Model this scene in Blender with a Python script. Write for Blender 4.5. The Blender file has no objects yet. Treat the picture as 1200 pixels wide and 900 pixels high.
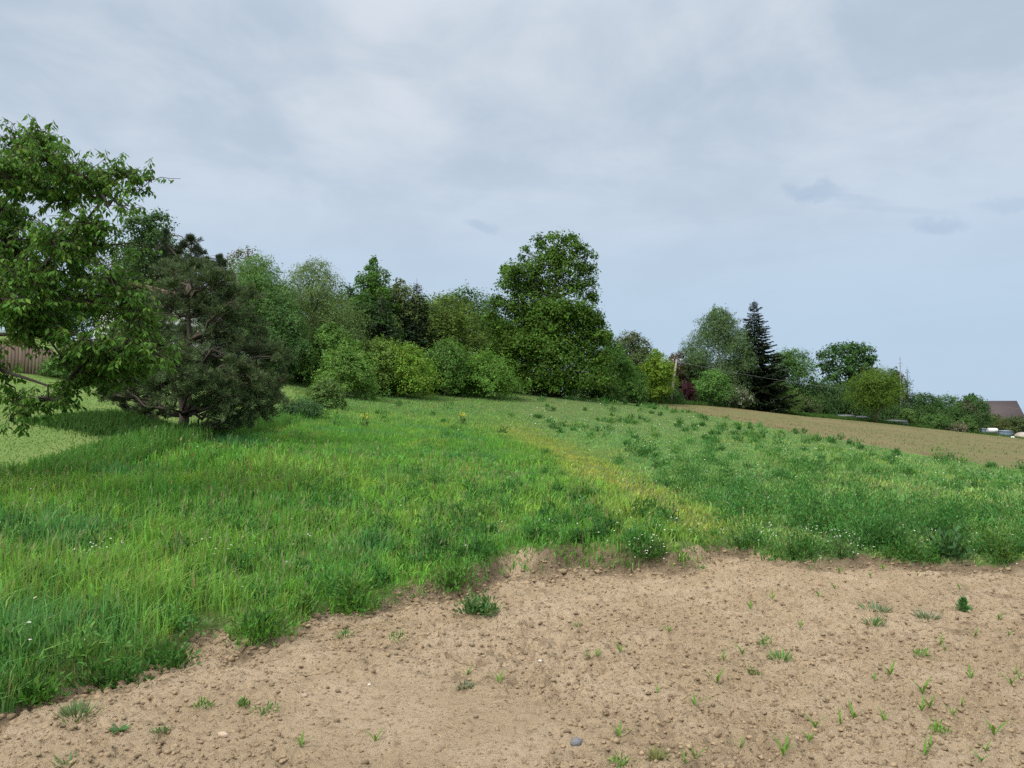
import bpy, math
import numpy as np

# ------------------------------------------------------------------ camera, sky, sun
sc = bpy.context.scene
COL = sc.collection
FPX, CX, CY, HORIZ = 901.0, 600.0, 450.0, 478.0
PITCH = math.atan((HORIZ - CY) / FPX)
EYE = np.array([0.0, 0.0, 1.6])

cam_d = bpy.data.cameras.new("camera")
cam_d.sensor_width = 36.0
cam_d.lens = 36.0 * FPX / 1200.0
cam_d.clip_start = 0.05
cam_d.clip_end = 20000
cam = bpy.data.objects.new("camera", cam_d)
COL.objects.link(cam)
cam.location = EYE
cam.rotation_euler = (math.radians(90) + PITCH, 0, 0)
sc.camera = cam
sc.view_settings.view_transform = 'Standard'
sc.view_settings.look = 'None'
sc.view_settings.gamma = 1
sc.view_settings.use_curve_mapping = False
sc.view_settings.exposure = 0.0
sc.cycles.max_bounces = 6
sc.cycles.diffuse_bounces = 3
sc.cycles.transmission_bounces = 4
sc.cycles.transparent_max_bounces = 4
sc.render.film_transparent = False
sc.cycles.use_denoising = False

SUN_EL, SUN_AZ = math.radians(47), math.radians(222)      # compass style, from +Y clockwise


def pdir(px, py):
    v, w = (px - CX) / FPX, -(py - CY) / FPX
    c, s = math.cos(PITCH), math.sin(PITCH)
    d = np.array([v, c - s * w, s + c * w])
    return d / np.linalg.norm(d)


world = bpy.data.worlds.new("World")
sc.world = world
world.use_nodes = True
nt = world.node_tree
nt.nodes.clear()


class G:
    """tiny node-graph helper"""
    def __init__(s, t): s.t = t
    def n(s, typ, **kw):
        nd = s.t.nodes.new(typ)
        for k, v in kw.items(): setattr(nd, k, v)
        return nd
    def put(s, sock, v):
        if isinstance(v, bpy.types.NodeSocket): s.t.links.new(v, sock)
        else: sock.default_value = v
    def m(s, op, a, b=None, c=None, clamp=False):
        nd = s.n('ShaderNodeMath', operation=op, use_clamp=clamp)
        s.put(nd.inputs[0], a)
        if b is not None: s.put(nd.inputs[1], b)
        if c is not None: s.put(nd.inputs[2], c)
        return nd.outputs[0]
    def vm(s, op, a, b=None, out=0):
        nd = s.n('ShaderNodeVectorMath', operation=op)
        s.put(nd.inputs[0], a)
        if b is not None: s.put(nd.inputs[1], b)
        return nd.outputs[out]
    def mix(s, f, a, b, mode='MIX'):
        nd = s.n('ShaderNodeMix', data_type='RGBA', blend_type=mode)
        s.put(nd.inputs[0], f); s.put(nd.inputs[6], a); s.put(nd.inputs[7], b)
        return nd.outputs[2]
    def noise(s, vec, scale, detail=4, rough=.55, dist=0.0, out=0):
        nd = s.n('ShaderNodeTexNoise')
        s.put(nd.inputs['Vector'], vec)
        nd.inputs['Scale'].default_value = scale
        nd.inputs['Detail'].default_value = detail
        nd.inputs['Roughness'].default_value = rough
        nd.inputs['Distortion'].default_value = dist
        return nd.outputs[out]
    def ramp(s, f, a, b):
        nd = s.n('ShaderNodeMapRange')
        nd.interpolation_type = 'SMOOTHSTEP'
        s.put(nd.inputs[0], f)
        nd.inputs[1].default_value = a; nd.inputs[2].default_value = b
        return nd.outputs[0]


g = G(nt)
out = g.n('ShaderNodeOutputWorld')
bg = g.n('ShaderNodeBackground')
bg.inputs[1].default_value = 0.1
sky = g.n('ShaderNodeTexSky', sky_type='NISHITA', sun_disc=False,
          sun_elevation=SUN_EL, sun_rotation=SUN_AZ)
dirv = g.n('ShaderNodeTexCoord').outputs['Generated']
sep = g.n('ShaderNodeSeparateXYZ'); nt.links.new(dirv, sep.inputs[0])
zc = g.m('MAXIMUM', sep.outputs[2], 0.0)
zd = g.m('ADD', zc, 0.22)
comb = g.n('ShaderNodeCombineXYZ')
g.put(comb.inputs[0], g.m('DIVIDE', sep.outputs[0], zd))
g.put(comb.inputs[1], g.m('DIVIDE', sep.outputs[1], zd))
pv = comb.outputs[0]
n1 = g.noise(pv, 1.25, 5, .55, .5)
n2 = g.noise(pv, 3.2, 6, .58, .4)
cl = g.m('ADD', g.m('MULTIPLY', n1, .62), g.m('MULTIPLY', n2, .38))
clf = g.ramp(cl, .37, .63)
lowc = (4.95, 6.45, 8.15, 1); hic = (7.15, 7.7, 8.45, 1); greyc = (4.4, 5.5, 6.75, 1)
elev = g.ramp(sep.outputs[2], .05, .42)
base = g.mix(elev, lowc, hic)
c2 = g.mix(g.m('MULTIPLY', g.m('SUBTRACT', 1.0, clf), g.m('MULTIPLY_ADD', elev, .70, .14)), base, greyc)
# brighter overcast towards the zenith
zen = g.ramp(sep.outputs[2], .42, .95)
c3 = g.mix(zen, c2, (22.0, 22.0, 22.0, 1))
cc = g.mix(0.06, c3, sky.outputs[0])
# small dark scud clouds hanging low
for (px, py, w, h, st) in ((953, 223, .034, .010, .36), (985, 233, .05, .005, .18), (1101, 262, .027, .009, .30),
                           (1045, 245, .06, .004, .15), (1178, 243, .028, .008, .22), (564, 266, .021, .007, .30)):
    d = pdir(px, py)
    r = np.cross(d, [0, 0, 1.0]); r /= np.linalg.norm(r)
    u = np.cross(r, d)
    r2 = r * .985 - u * .17; u2 = u * .985 + r * .17
    wob = g.m('MULTIPLY_ADD', g.noise(dirv, 26.0, 5, .65), 4.6, -2.3)
    a = g.m('DIVIDE', g.vm('DOT_PRODUCT', dirv, tuple(r2), 1), w)
    b = g.m('ADD', g.m('DIVIDE', g.vm('DOT_PRODUCT', dirv, tuple(u2), 1), h), wob)
    q = g.m('ADD', g.m('MULTIPLY', a, a), g.m('MULTIPLY', b, b))
    f = g.m('MULTIPLY', g.ramp(q, 1.9, .0), st)
    front = g.m('GREATER_THAN', g.vm('DOT_PRODUCT', dirv, tuple(d), 1), 0.5)
    cc = g.mix(g.m('MULTIPLY', f, front), cc, (3.1, 4.4, 6.2, 1))
nt.links.new(cc, bg.inputs[0])
nt.links.new(bg.outputs[0], out.inputs[0])

sun_d = bpy.data.lights.new("sun", 'SUN')
sun_d.energy = 2.8
sun_d.angle = math.radians(15)
sun_d.color = (1.0, .96, .89)
sun = bpy.data.objects.new("sun", sun_d)
COL.objects.link(sun)
sun.location = (0, 0, 60)
sun.rotation_euler = (math.radians(90) - SUN_EL, 0, -SUN_AZ + math.pi)

rng = np.random.default_rng(7)


# ------------------------------------------------------------------ noise
def _hash(ix, iy, seed):
    n = (ix.astype(np.int64) * 374761393 + iy.astype(np.int64) * 668265263 + seed * 1442695041) & 0xffffffff
    n = ((n ^ (n >> 13)) * 1274126177) & 0xffffffff
    return ((n ^ (n >> 16)) & 0xffff) / 65535.0


def vnoise(x, y, seed=0):
    ix, iy = np.floor(x), np.floor(y)
    fx, fy = x - ix, y - iy
    fx, fy = fx * fx * (3 - 2 * fx), fy * fy * (3 - 2 * fy)
    a, b = _hash(ix, iy, seed), _hash(ix + 1, iy, seed)
    c, d = _hash(ix, iy + 1, seed), _hash(ix + 1, iy + 1, seed)
    return (a * (1 - fx) + b * fx) * (1 - fy) + (c * (1 - fx) + d * fx) * fy


def fbm(x, y, sc_, seed=0, oct=4):
    r, a, t = 0, 1.0, 0
    x, y = np.asarray(x, float) / sc_, np.asarray(y, float) / sc_
    for k in range(oct):
        r = r + a * vnoise(x * 2 ** k + 13.7 * k, y * 2 ** k - 7.1 * k, seed + k)
        t += a; a *= .5
    return r / t


def sstep(a, b, x):
    t = np.clip((x - a) / (b - a), 0, 1)
    return t * t * (3 - 2 * t)


# ------------------------------------------------------------------ terrain
def at(px, py, D):
    d = pdir(px, py)
    return EYE + d * (D / d[1])


ctrl = [(-5, 0, .1), (0, 0, 0), (5, 0, 0), (-3, 3.5, 0), (0, 3.5, 0), (3, 3.5, 0), (-2.6, 4.5, .02), (-1, 7, .03), (2, 8.2, .03),
        (5.5, 8, 0), (0, -10, -.2), (12, 0, -.1), (-12, 0, .5), (-5.3, 8, .18), (-8.2, 12, .42), (-11, 12, .7), (9, 13, 0)]
for t in ((200, 508, 18.5), (345, 486, 30), (400, 460, 45), (300, 444, 42), (520, 459, 55), (600, 461, 60), (650, 465, 60), (700, 468, 75),
          (790, 473, 85), (850, 477, 92), (900, 484, 100), (1025, 495, 105), (1150, 510, 112), (1260, 522, 118),
          (1200, 554, 20), (1000, 519, 35), (800, 482.5, 70), (37, 442, 32), (8, 395, 48), (170, 436, 38), (60, 500, 16)):
    ctrl.append(tuple(at(*t)))
ctrl += [(0, 120, 4.6), (30, 130, 2.6), (-40, 80, 8), (60, 165, .3), (110, 125, -5.5), (-60, 30, 8), (45, 20, -2), (40, -20, -2.0)]
ctrl = np.array(ctrl, float)
S_ = 40.0


def _u(r2): return np.where(r2 > 0, .5 * r2 * np.log(np.maximum(r2, 1e-12)), 0)


def _fit():
    P = ctrl[:, :2] / S_; n = len(P)
    K = _u(((P[:, None] - P[None]) ** 2).sum(-1)) + np.eye(n) * .004
    A = np.zeros((n + 3, n + 3)); Q = np.c_[np.ones(n), P]
    A[:n, :n] = K; A[:n, n:] = Q; A[n:, :n] = Q.T
    return np.linalg.solve(A, np.r_[ctrl[:, 2], 0, 0, 0]), P


_W, _P = _fit()


def tps(x, y):
    x = np.asarray(x, float); y = np.asarray(y, float)
    X = np.stack([x.ravel(), y.ravel()], -1) / S_
    res = np.empty(len(X))
    for i in range(0, len(X), 60000):
        q = X[i:i + 60000]
        res[i:i + 60000] = _u(((q[:, None] - _P[None]) ** 2).sum(-1)) @ _W[:-3] + _W[-3] + q @ _W[-2:]
    return res.reshape(x.shape)


# edge between the meadow and the bare soil: Y as a function of X
_e = []
for px, py in ((0, 838), (70, 806), (150, 790), (215, 752), (255, 740), (300, 752), (380, 722), (432, 710), (480, 695), (545, 684),
               (596, 664), (680, 657), (800, 656), (868, 647), (930, 660), (1020, 656), (1110, 662), (1200, 662)):
    p = at(px, py, 1.0) - EYE
    p = EYE + p * (1.58 / -p[2])
    _e.append((p[0], p[1]))
_e = np.array(_e)
_ex = np.r_[-30, -6, -3.7, _e[:, 0], 8, 13, 30]
_ey = np.r_[-9, 1.9, 3.2, _e[:, 1], 8.0, 8.6, 9.5]


def edge_y(x): return np.interp(x, _ex, _ey) - .38 * lip(x) + .22 * (fbm(x, x * 0, .35, 91, 3) - .5)


def soil_d(x, y):            # >0 on the meadow, <0 on the bare soil (metres, roughly)
    return (y - edge_y(x)) * .8


_fx = np.array([15.5, 33.5, 50, 68.5, 84, 140]); _fy = np.array([82, 100, 105, 112, 118, 135.0])
_nx = np.array([12.9, 13.3, 15.4, 15.6, 15.5]); _ny = np.array([0, 20, 35, 70, 82.0])


def brown_d(x, y):           # >0 inside the far sown field
    a = x - (np.interp(y, _ny, _nx) + .9 * (fbm(y, y * 0, 5, 17, 3) - .5))
    b = np.interp(x, _fx, _fy) - y
    return np.minimum(a, b * .8)


def lawn_d(x, y):            # >0 on the mown lawn at the left
    xl = np.interp(y, [9, 12, 18, 24, 30, 37, 44, 60], [-10.5, -8.0, -7.9, -8.2, -9.2, -10.4, -13.0, -20])
    return np.minimum(xl - x, (y - 9.5))


def ground_z(x, y):
    x = np.asarray(x, float); y = np.asarray(y, float)
    r = np.hypot(x, y)
    f = np.minimum(1, 150 / np.maximum(r, 1e-6))
    z = tps(x * f, y * f)
    z = z - sstep(150, 3000, r) * 42 - np.maximum(0, r - 150) * .0015
    d = soil_d(x, y)
    near = sstep(16, 11, r)
    bank = (.07 + .13 * lip(x)) * sstep(-.06, .20, d + .34 * (fbm(x, y, .32, 5, 4) - .5))
    return z + near * (bank - .03 * np.exp(-((d + .16) / .16) ** 2)) + .06 * (fbm(x, y, 3.0, 3, 3) - .5) * sstep(0, .6, d)


def bumps(x, y, cell, rmin, rmax, prob, seed, squash=.8):
    """rounded clods: half-buried balls on a jittered grid"""
    gx, gy = np.floor(x / cell), np.floor(y / cell)
    h = np.zeros_like(x)
    for a in (-1, 0, 1):
        for b in (-1, 0, 1):
            cx, cy = gx + a, gy + b
            px_ = (cx + _hash(cx, cy, seed)) * cell; py_ = (cy + _hash(cx, cy, seed + 1)) * cell
            r = (rmin + (rmax - rmin) * _hash(cx, cy, seed + 2) ** 2) * (_hash(cx, cy, seed + 3) < prob)
            th = _hash(cx, cy, seed + 4) * 3.14
            dx, dy = x - px_, y - py_
            u, v = dx * np.cos(th) + dy * np.sin(th), (-dx * np.sin(th) + dy * np.cos(th)) * 1.4
            h = np.maximum(h, np.sqrt(np.maximum(0, r * r - u * u - v * v)) * squash)
    return h


def soil_relief(x, y):
    x = np.asarray(x, float); y = np.asarray(y, float)
    d = soil_d(x, y)
    k = sstep(.10, -.1, d) * sstep(16, 12, np.hypot(x, y))
    wx = x + .03 * (fbm(x, y, .05, 71, 2) - .5); wy = y + .03 * (fbm(x, y, .05, 73, 2) - .5)
    tex = fbm(x * .8, y, 1.3, 77, 2) + .25 * sstep(-.5, 1.5, x)
    rough = sstep(.35, .62, tex)
    rel = bumps(wx, wy, .060, .010, .030, .55, 400, .75) * (.25 + .75 * rough)
    rel = np.maximum(rel, bumps(wx, wy, .15, .02, .055, .45, 420, .55) * rough)
    rel = np.maximum(rel, bumps(wx, wy, .032, .006, .014, .5, 440, .8) * (.4 + .6 * rough))
    rel = rel - (.026 * sstep(.50, .68, fbm(x, y, .10, 81, 3)) + .016 * sstep(.52, .66, fbm(x, y, .045, 83, 2))) * (.35 + .65 * rough) + .03 * (fbm(x, y, .45, 41, 3) - .5) + .010 * (fbm(x, y * 3, .3, 43, 3) - .5)
    # two shallow tyre tracks curving along the edge of the meadow on the left
    for c_ in (.55, .95):
        tr = np.exp(-((d + c_ + .05 * np.sin(x * 1.3)) / .13) ** 2) * sstep(1.2, -.4, x)
        rel = rel * (1 - .6 * tr) - tr * (.020 + .010 * np.sin((x * .8 + y * .6 + np.abs(d + c_)) * 55))
    rel = rel + .008 * np.sin((x * .55 - y * .83) * 17 + 2.5 * fbm(x, y, .8, 95, 2)) * rough     # faint drill rows
    e = np.exp(-((d - .02) / .17) ** 2)
    lump = e * (bumps(wx + .09 * (fbm(x, y, .09, 87, 3) - .5), wy + .09 * (fbm(x, y, .09, 89, 3) - .5), .15, .02, .075, .6, 460, .6) * (.5 + fbm(x, y, .035, 53, 2)) + .10 * (fbm(x, y, .12, 51, 4) - .5)) * sstep(.45, .0, d)
    return k * rel + lump * (.35 + .65 * lip(x))


def lip(x): return sstep(-1.5, .3, x) * sstep(2.6, 1.4, x)


def surf_z(x, y): return ground_z(x, y) + soil_relief(x, y)


def hit(px, py):
    """point of the bare ground seen at a pixel of the photograph"""
    d = pdir(px, py); t = 2.0
    for _ in range(400):
        p = EYE + d * t
        gap = p[2] - float(ground_z(p[0], p[1]) + (soil_relief(p[0], p[1]) * .7 if t < 14 else 0))
        if gap < .002: break
        t += max(.004, gap * .6)
        if t > 300: break
    return EYE + d * t


# ------------------------------------------------------------------ mesh helpers
class MB:
    def __init__(s): s.V, s.F, s.C, s.n = [], [], [], 0
    def add(s, v, f, c):
        v = np.asarray(v, np.float32).reshape(-1, 3); f = np.asarray(f, np.int64)
        c = np.asarray(c, np.float32)
        if c.ndim == 1: c = np.repeat(c[None], len(v), 0)
        s.V.append(v); s.F.append(f + s.n); s.C.append(c); s.n += len(v)
    def box(s, c, size, col, rz=0.0):
        c = np.asarray(c, float); hx, hy, hz = np.asarray(size) / 2
        v = np.array([[x, y, z] for z in (-hz, hz) for x, y in ((-hx, -hy), (hx, -hy), (hx, hy), (-hx, hy))])
        R = np.array([[math.cos(rz), -math.sin(rz), 0], [math.sin(rz), math.cos(rz), 0], [0, 0, 1]])
        s.add(v @ R.T + c, [[3, 2, 1, 0], [4, 5, 6, 7], [0, 1, 5, 4], [1, 2, 6, 5], [2, 3, 7, 6], [3, 0, 4, 7]], col)
    def tube(s, pts, rad, col, sides=6):
        pts = np.asarray(pts, float); n = len(pts)
        rad = np.broadcast_to(np.asarray(rad, float), (n,))
        t = np.gradient(pts, axis=0); t /= np.linalg.norm(t, axis=1)[:, None] + 1e-9
        ref = np.array([.31, .17, .93]) if abs(t[0][2]) < .9 else np.array([1, .1, 0.])
        a = np.cross(t, ref); a /= np.linalg.norm(a, axis=1)[:, None] + 1e-9
        b = np.cross(t, a)
        th = np.arange(sides) * 2 * math.pi / sides
        v = pts[:, None] + rad[:, None, None] * (np.cos(th)[None, :, None] * a[:, None] + np.sin(th)[None, :, None] * b[:, None])
        v = np.concatenate([v.reshape(-1, 3), pts[:1], pts[-1:]])
        F = []
        for i in range(n - 1):
            for k in range(sides):
                k2 = (k + 1) % sides
                F.append([i * sides + k, i * sides + k2, (i + 1) * sides + k2, (i + 1) * sides + k])
        s.add(v, F, col)
        m = n * sides
        s.F.append(np.array([[m, (k + 1) % sides, k] for k in range(sides)] +
                            [[m + 1, (n - 1) * sides + k, (n - 1) * sides + (k + 1) % sides] for k in range(sides)]) + s.n - len(v))
    def build(s, name, mat, parent=None, smooth=False, loc=None):
        V = np.concatenate(s.V); C = np.concatenate(s.C)
        if loc is not None: V = V - np.asarray(loc, np.float32)
        me = bpy.data.meshes.new(name)
        nl = sum(f.size for f in s.F); nf = sum(len(f) for f in s.F)
        me.vertices.add(len(V)); me.vertices.foreach_set('co', V.ravel())
        me.loops.add(nl); me.loops.foreach_set('vertex_index', np.concatenate([f.ravel() for f in s.F]).astype(np.int32))
        me.polygons.add(nf)
        tot = np.concatenate([np.full(len(f), f.shape[1], np.int32) for f in s.F])
        me.polygons.foreach_set('loop_start', np.r_[0, np.cumsum(tot)[:-1]].astype(np.int32))
        me.update(calc_edges=True)
        if smooth: me.polygons.foreach_set('use_smooth', np.ones(nf, bool))
        at_ = me.color_attributes.new('Col', 'FLOAT_COLOR', 'POINT')
        at_.data.foreach_set('color', np.c_[C, np.ones(len(C), np.float32)].astype(np.float32).ravel())
        me.materials.append(mat)
        o = bpy.data.objects.new(name, me); COL.objects.link(o)
        if parent is not None: o.parent = parent
        if loc is not None: o.location = loc
        return o


def tag(o, label=None, cat=None, group=None, kind=None):
    for k, v in (('label', label), ('category', cat), ('group', group), ('kind', kind)):
        if v: o[k] = v
    return o


def empty(name, loc, label, cat, group=None):
    o = bpy.data.objects.new(name, None); COL.objects.link(o)
    o.location = loc; o.empty_display_size = .2
    return tag(o, label, cat, group)


def reseed(k): rng.bit_generator.state = np.random.default_rng(k).bit_generator.state


def unit(v): return v / (np.linalg.norm(v, axis=-1, keepdims=True) + 1e-9)


def rdir(n, r=rng): return unit(r.normal(size=(n, 3)))


def add_leaves(mb, P, A, N, L, W, C, fold=.25, wide=.45):
    """folded leaf: base, two side points, tip (two triangles)"""
    A = unit(A); S = unit(np.cross(A, N)); N = np.cross(S, A)
    n = len(P); L = np.broadcast_to(L, (n,))[:, None]; W = np.broadcast_to(W, (n,))[:, None]
    m = P + A * L * wide + N * W * fold
    V = np.stack([P, m + S * W * .5, P + A * L, m - S * W * .5], 1).reshape(-1, 3)
    b = np.arange(n)[:, None] * 4
    F = np.concatenate([b + [[0, 1, 2]], b + [[0, 2, 3]]])
    mb.add(V, F, np.repeat(C, 4, 0))


# ------------------------------------------------------------------ materials
def mat_new(name):
    m = bpy.data.materials.new(name); m.use_nodes = True
    m.node_tree.nodes.clear()
    return m, G(m.node_tree)


def leaf_mat(name, trans=.32, rough=.55, spec=.25):
    m, g = mat_new(name)
    o = g.n('ShaderNodeOutputMaterial')
    a = g.n('ShaderNodeVertexColor', layer_name='Col')
    p = g.n('ShaderNodeBsdfPrincipled')
    g.put(p.inputs['Base Color'], a.outputs[0])
    p.inputs['Roughness'].default_value = rough
    p.inputs['Specular IOR Level'].default_value = spec
    t = g.n('ShaderNodeBsdfTranslucent')
    g.put(t.inputs[0], g.mix(1.0, a.outputs[0], (1.25, 1.3, .75, 1), 'MULTIPLY'))
    mx = g.n('ShaderNodeMixShader'); mx.inputs[0].default_value = trans
    g.put(mx.inputs[1], p.outputs[0]); g.put(mx.inputs[2], t.outputs[0])
    g.put(o.inputs[0], mx.outputs[0])
    return m


def solid_mat(name, rough=.8, nscale=6.0, amp=.3, bump=.0, metal=0.0, stretch=(1, 1, 1), bscale=None):
    """vertex colour broken up by object-space noise"""
    m, g = mat_new(name)
    o = g.n('ShaderNodeOutputMaterial')
    a = g.n('ShaderNodeVertexColor', layer_name='Col')
    tc = g.n('ShaderNodeTexCoord').outputs['Object']
    mp = g.n('ShaderNodeMapping'); g.put(mp.inputs[0], tc); mp.inputs['Scale'].default_value = stretch
    n = g.noise(mp.outputs[0], nscale, 5, .62)
    f = g.m('MULTIPLY_ADD', n, amp * 2, 1 - amp)
    p = g.n('ShaderNodeBsdfPrincipled')
    sc_ = g.vm('SCALE', a.outputs[0]); sc_.node.inputs['Scale'].default_value = 1
    g.put(sc_.node.inputs['Scale'], f)
    g.put(p.inputs['Base Color'], sc_)
    p.inputs['Roughness'].default_value = rough
    p.inputs['Metallic'].default_value = metal
    p.inputs['Specular IOR Level'].default_value = .25
    if bump:
        b = g.n('ShaderNodeBump'); b.inputs['Strength'].default_value = bump
        b.inputs['Distance'].default_value = .02
        g.put(b.inputs['Height'], g.noise(mp.outputs[0], bscale or nscale * 2.5, 5, .65))
        g.put(p.inputs['Normal'], b.outputs[0])
    g.put(o.inputs[0], p.outputs[0])
    return m


M_LEAF = leaf_mat("foliage", .30, .6, .10)
M_GRASS = leaf_mat("grass_blades", .32, .55, .15)
M_NEEDLE = leaf_mat("needles", .12, .6, .2)
M_BARK = solid_mat("bark", .9, 14, .4, .8, stretch=(1, 1, .25))
M_SOLID = solid_mat("painted", .7, 3, .12)
M_WOOD = solid_mat("weathered_wood", .85, 5, .35, .3, stretch=(6, 6, .6))
M_ROOF = solid_mat("roof_tiles", .85, 9, .3, .5)
M_STONE = solid_mat("stone", .85, 30, .25, .5)
M_METAL = solid_mat("galvanised", .5, 4, .15, 0, .4)


def ground_mat(name, cols, scales, bump, bdist, bscale, stretch=(1, 1, 1), rot=0.0, rough=.95, vc=False):
    """cols: list of (colour, noise lo, noise hi) mixed over the first one"""
    m, g = mat_new(name)
    o = g.n('ShaderNodeOutputMaterial')
    tc = g.n('ShaderNodeTexCoord').outputs['Object']
    mp = g.n('ShaderNodeMapping'); g.put(mp.inputs[0], tc)
    mp.inputs['Scale'].default_value = stretch; mp.inputs['Rotation'].default_value = (0, 0, rot)
    c = cols[0]
    for (col, lo, hi), s in zip(cols[1:], scales):
        c = g.mix(g.ramp(g.noise(mp.outputs[0], s, 6, .62, .3), lo, hi), c, col)
    p = g.n('ShaderNodeBsdfPrincipled')
    if vc: c = g.mix(1.0, c, g.n('ShaderNodeVertexColor', layer_name='Col').outputs[0], 'MULTIPLY')
    g.put(p.inputs['Base Color'], c)
    p.inputs['Roughness'].default_value = rough; p.inputs['Specular IOR Level'].default_value = .12
    b = g.n('ShaderNodeBump'); b.inputs['Strength'].default_value = bump; b.inputs['Distance'].default_value = bdist
    g.put(b.inputs['Height'], g.noise(mp.outputs[0], bscale, 6, .7))
    g.put(p.inputs['Normal'], b.outputs[0])
    g.put(o.inputs[0], p.outputs[0])
    return m


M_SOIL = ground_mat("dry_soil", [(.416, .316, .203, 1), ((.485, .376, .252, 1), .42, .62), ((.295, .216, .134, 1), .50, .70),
                                 ((.17, .118, .072, 1), .55, .68)], (1.3, 17, 48), 1.0, .035, 46, vc=True)  # last colour: fine dark specks, painted shade between the crumbs
M_MEADOW = ground_mat("meadow_soil", [(.095, .135, .040, 1), ((.135, .15, .055, 1), .45, .65), ((.06, .10, .028, 1), .5, .7)],
                      (.7, 6), .6, .03, 12)
M_LAWN = ground_mat("mown_lawn", [(.118, .192, .046, 1), ((.145, .205, .06, 1), .42, .62), ((.10, .17, .038, 1), .5, .7)],
                    (.35, 2.5), .5, .02, 22, (1, .6, 1))
M_FIELD = ground_mat("sown_field", [(.160, .132, .062, 1), ((.128, .128, .050, 1), .40, .62), ((.118, .086, .042, 1), .54, .66),
                                    ((.18, .145, .075, 1), .5, .75)], (.10, .55, 1.6), .6, .05, 3.0, (1.5, .55, 1), math.radians(8))


# ------------------------------------------------------------------ ground sheet, split where the land changes
def build_ground():
    rr = [.05, .35, .8]
    while rr[-1] < 3200: rr.append(rr[-1] + max(.010, rr[-1] * (.0042 if rr[-1] > 2.4 and rr[-1] < 11 else .014)) if rr[-1] > 2.3 else rr[-1] + .25)
    rr = np.array(rr)
    aa = np.radians(np.r_[np.linspace(-46, 46, 620), np.linspace(46, 314, 70)[1:]])      # last equals first + 360
    nr, na = len(rr), len(aa)
    R, A = np.meshgrid(rr, aa, indexing='ij')
    X, Y = R * np.sin(A), R * np.cos(A)
    Z = ground_z(X, Y)
    m = R < 16
    Z[m] = Z[m] + soil_relief(X[m], Y[m])
    V = np.stack([X, Y, Z], -1).reshape(-1, 3)
    i, j = np.meshgrid(np.arange(nr - 1), np.arange(na - 1), indexing='ij')
    j2 = (j + 1) % na
    F = np.stack([i * na + j, i * na + j2, (i + 1) * na + j2, (i + 1) * na + j], -1).reshape(-1, 4)
    F = np.concatenate([F, ])
    c = V[F].mean(1)
    cx, cy = c[:, 0], c[:, 1]; cr = np.hypot(cx, cy)
    zone = np.zeros(len(F), int)
    zone[lawn_d(cx, cy) > 0] = 2
    zone[brown_d(cx, cy) > 0] = 3
    zone[(soil_d(cx, cy) < .03 + .09 * lip(cx) + .2 * (.4 + .6 * lip(cx)) * (fbm(cx, cy, .2, 61, 2) - .4)) & (zone == 0)] = 1
    zone[(cr > 170)] = 0
    V = np.asarray(V)
    for zi, (nm, mt) in enumerate((('meadow_ground', M_MEADOW), ('bare_soil', M_SOIL), ('lawn', M_LAWN), ('sown_field', M_FIELD))):
        f = F[zone == zi]
        u, inv = np.unique(f, return_inverse=True)
        mb = MB(); U = V[u]; cu = np.ones((len(U), 3))
        if zi == 1:          # damp crumbling earth along the broken bank, and dark specks painted as shadows between crumbs
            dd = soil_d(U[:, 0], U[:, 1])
            damp_shade = sstep(-.32, -.02, dd + .25 * (fbm(U[:, 0], U[:, 1], .22, 301, 3) - .5)) * sstep(.38, .58, fbm(U[:, 0], U[:, 1], .5, 303, 3) + .06)
            damp_shade = np.maximum(damp_shade, .6 * sstep(.64, .72, fbm(U[:, 0], U[:, 1], .07, 305, 2)) * sstep(.4, .6, fbm(U[:, 0], U[:, 1], .9, 307, 2)))
            cu = cu - damp_shade[:, None] * np.array([.56, .57, .58]) * .85
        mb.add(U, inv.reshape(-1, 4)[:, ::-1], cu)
        if zi == 1:      # plug under the camera
            pass
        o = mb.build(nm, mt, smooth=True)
        tag(o, kind='structure')


build_ground()


# ------------------------------------------------------------------ meadow grass
def polar(n, r0, r1, a0=-43, a1=43):
    r = r0 * (r1 / r0) ** rng.random(n)
    a = np.radians(a0 + (a1 - a0) * rng.random(n))
    return r * np.sin(a), r * np.cos(a), r


# the thin yellowed strip running up the meadow
_b = [hit(px, py)[:2] for px, py in ((815, 615), (765, 585), (705, 553), (655, 526), (612, 508), (600, 495))]
_b = np.array(_b)


def band_d(x, y):
    bx = np.interp(y, _b[:, 1], _b[:, 0])
    w = .28 + .024 * y
    inside = sstep(_b[0, 1] - 3.0, _b[0, 1] - .5, y) * sstep(_b[-1, 1] + 5, _b[-1, 1] - 6, y)
    return np.exp(-((x - bx) / w) ** 2) * inside, x - bx


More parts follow.
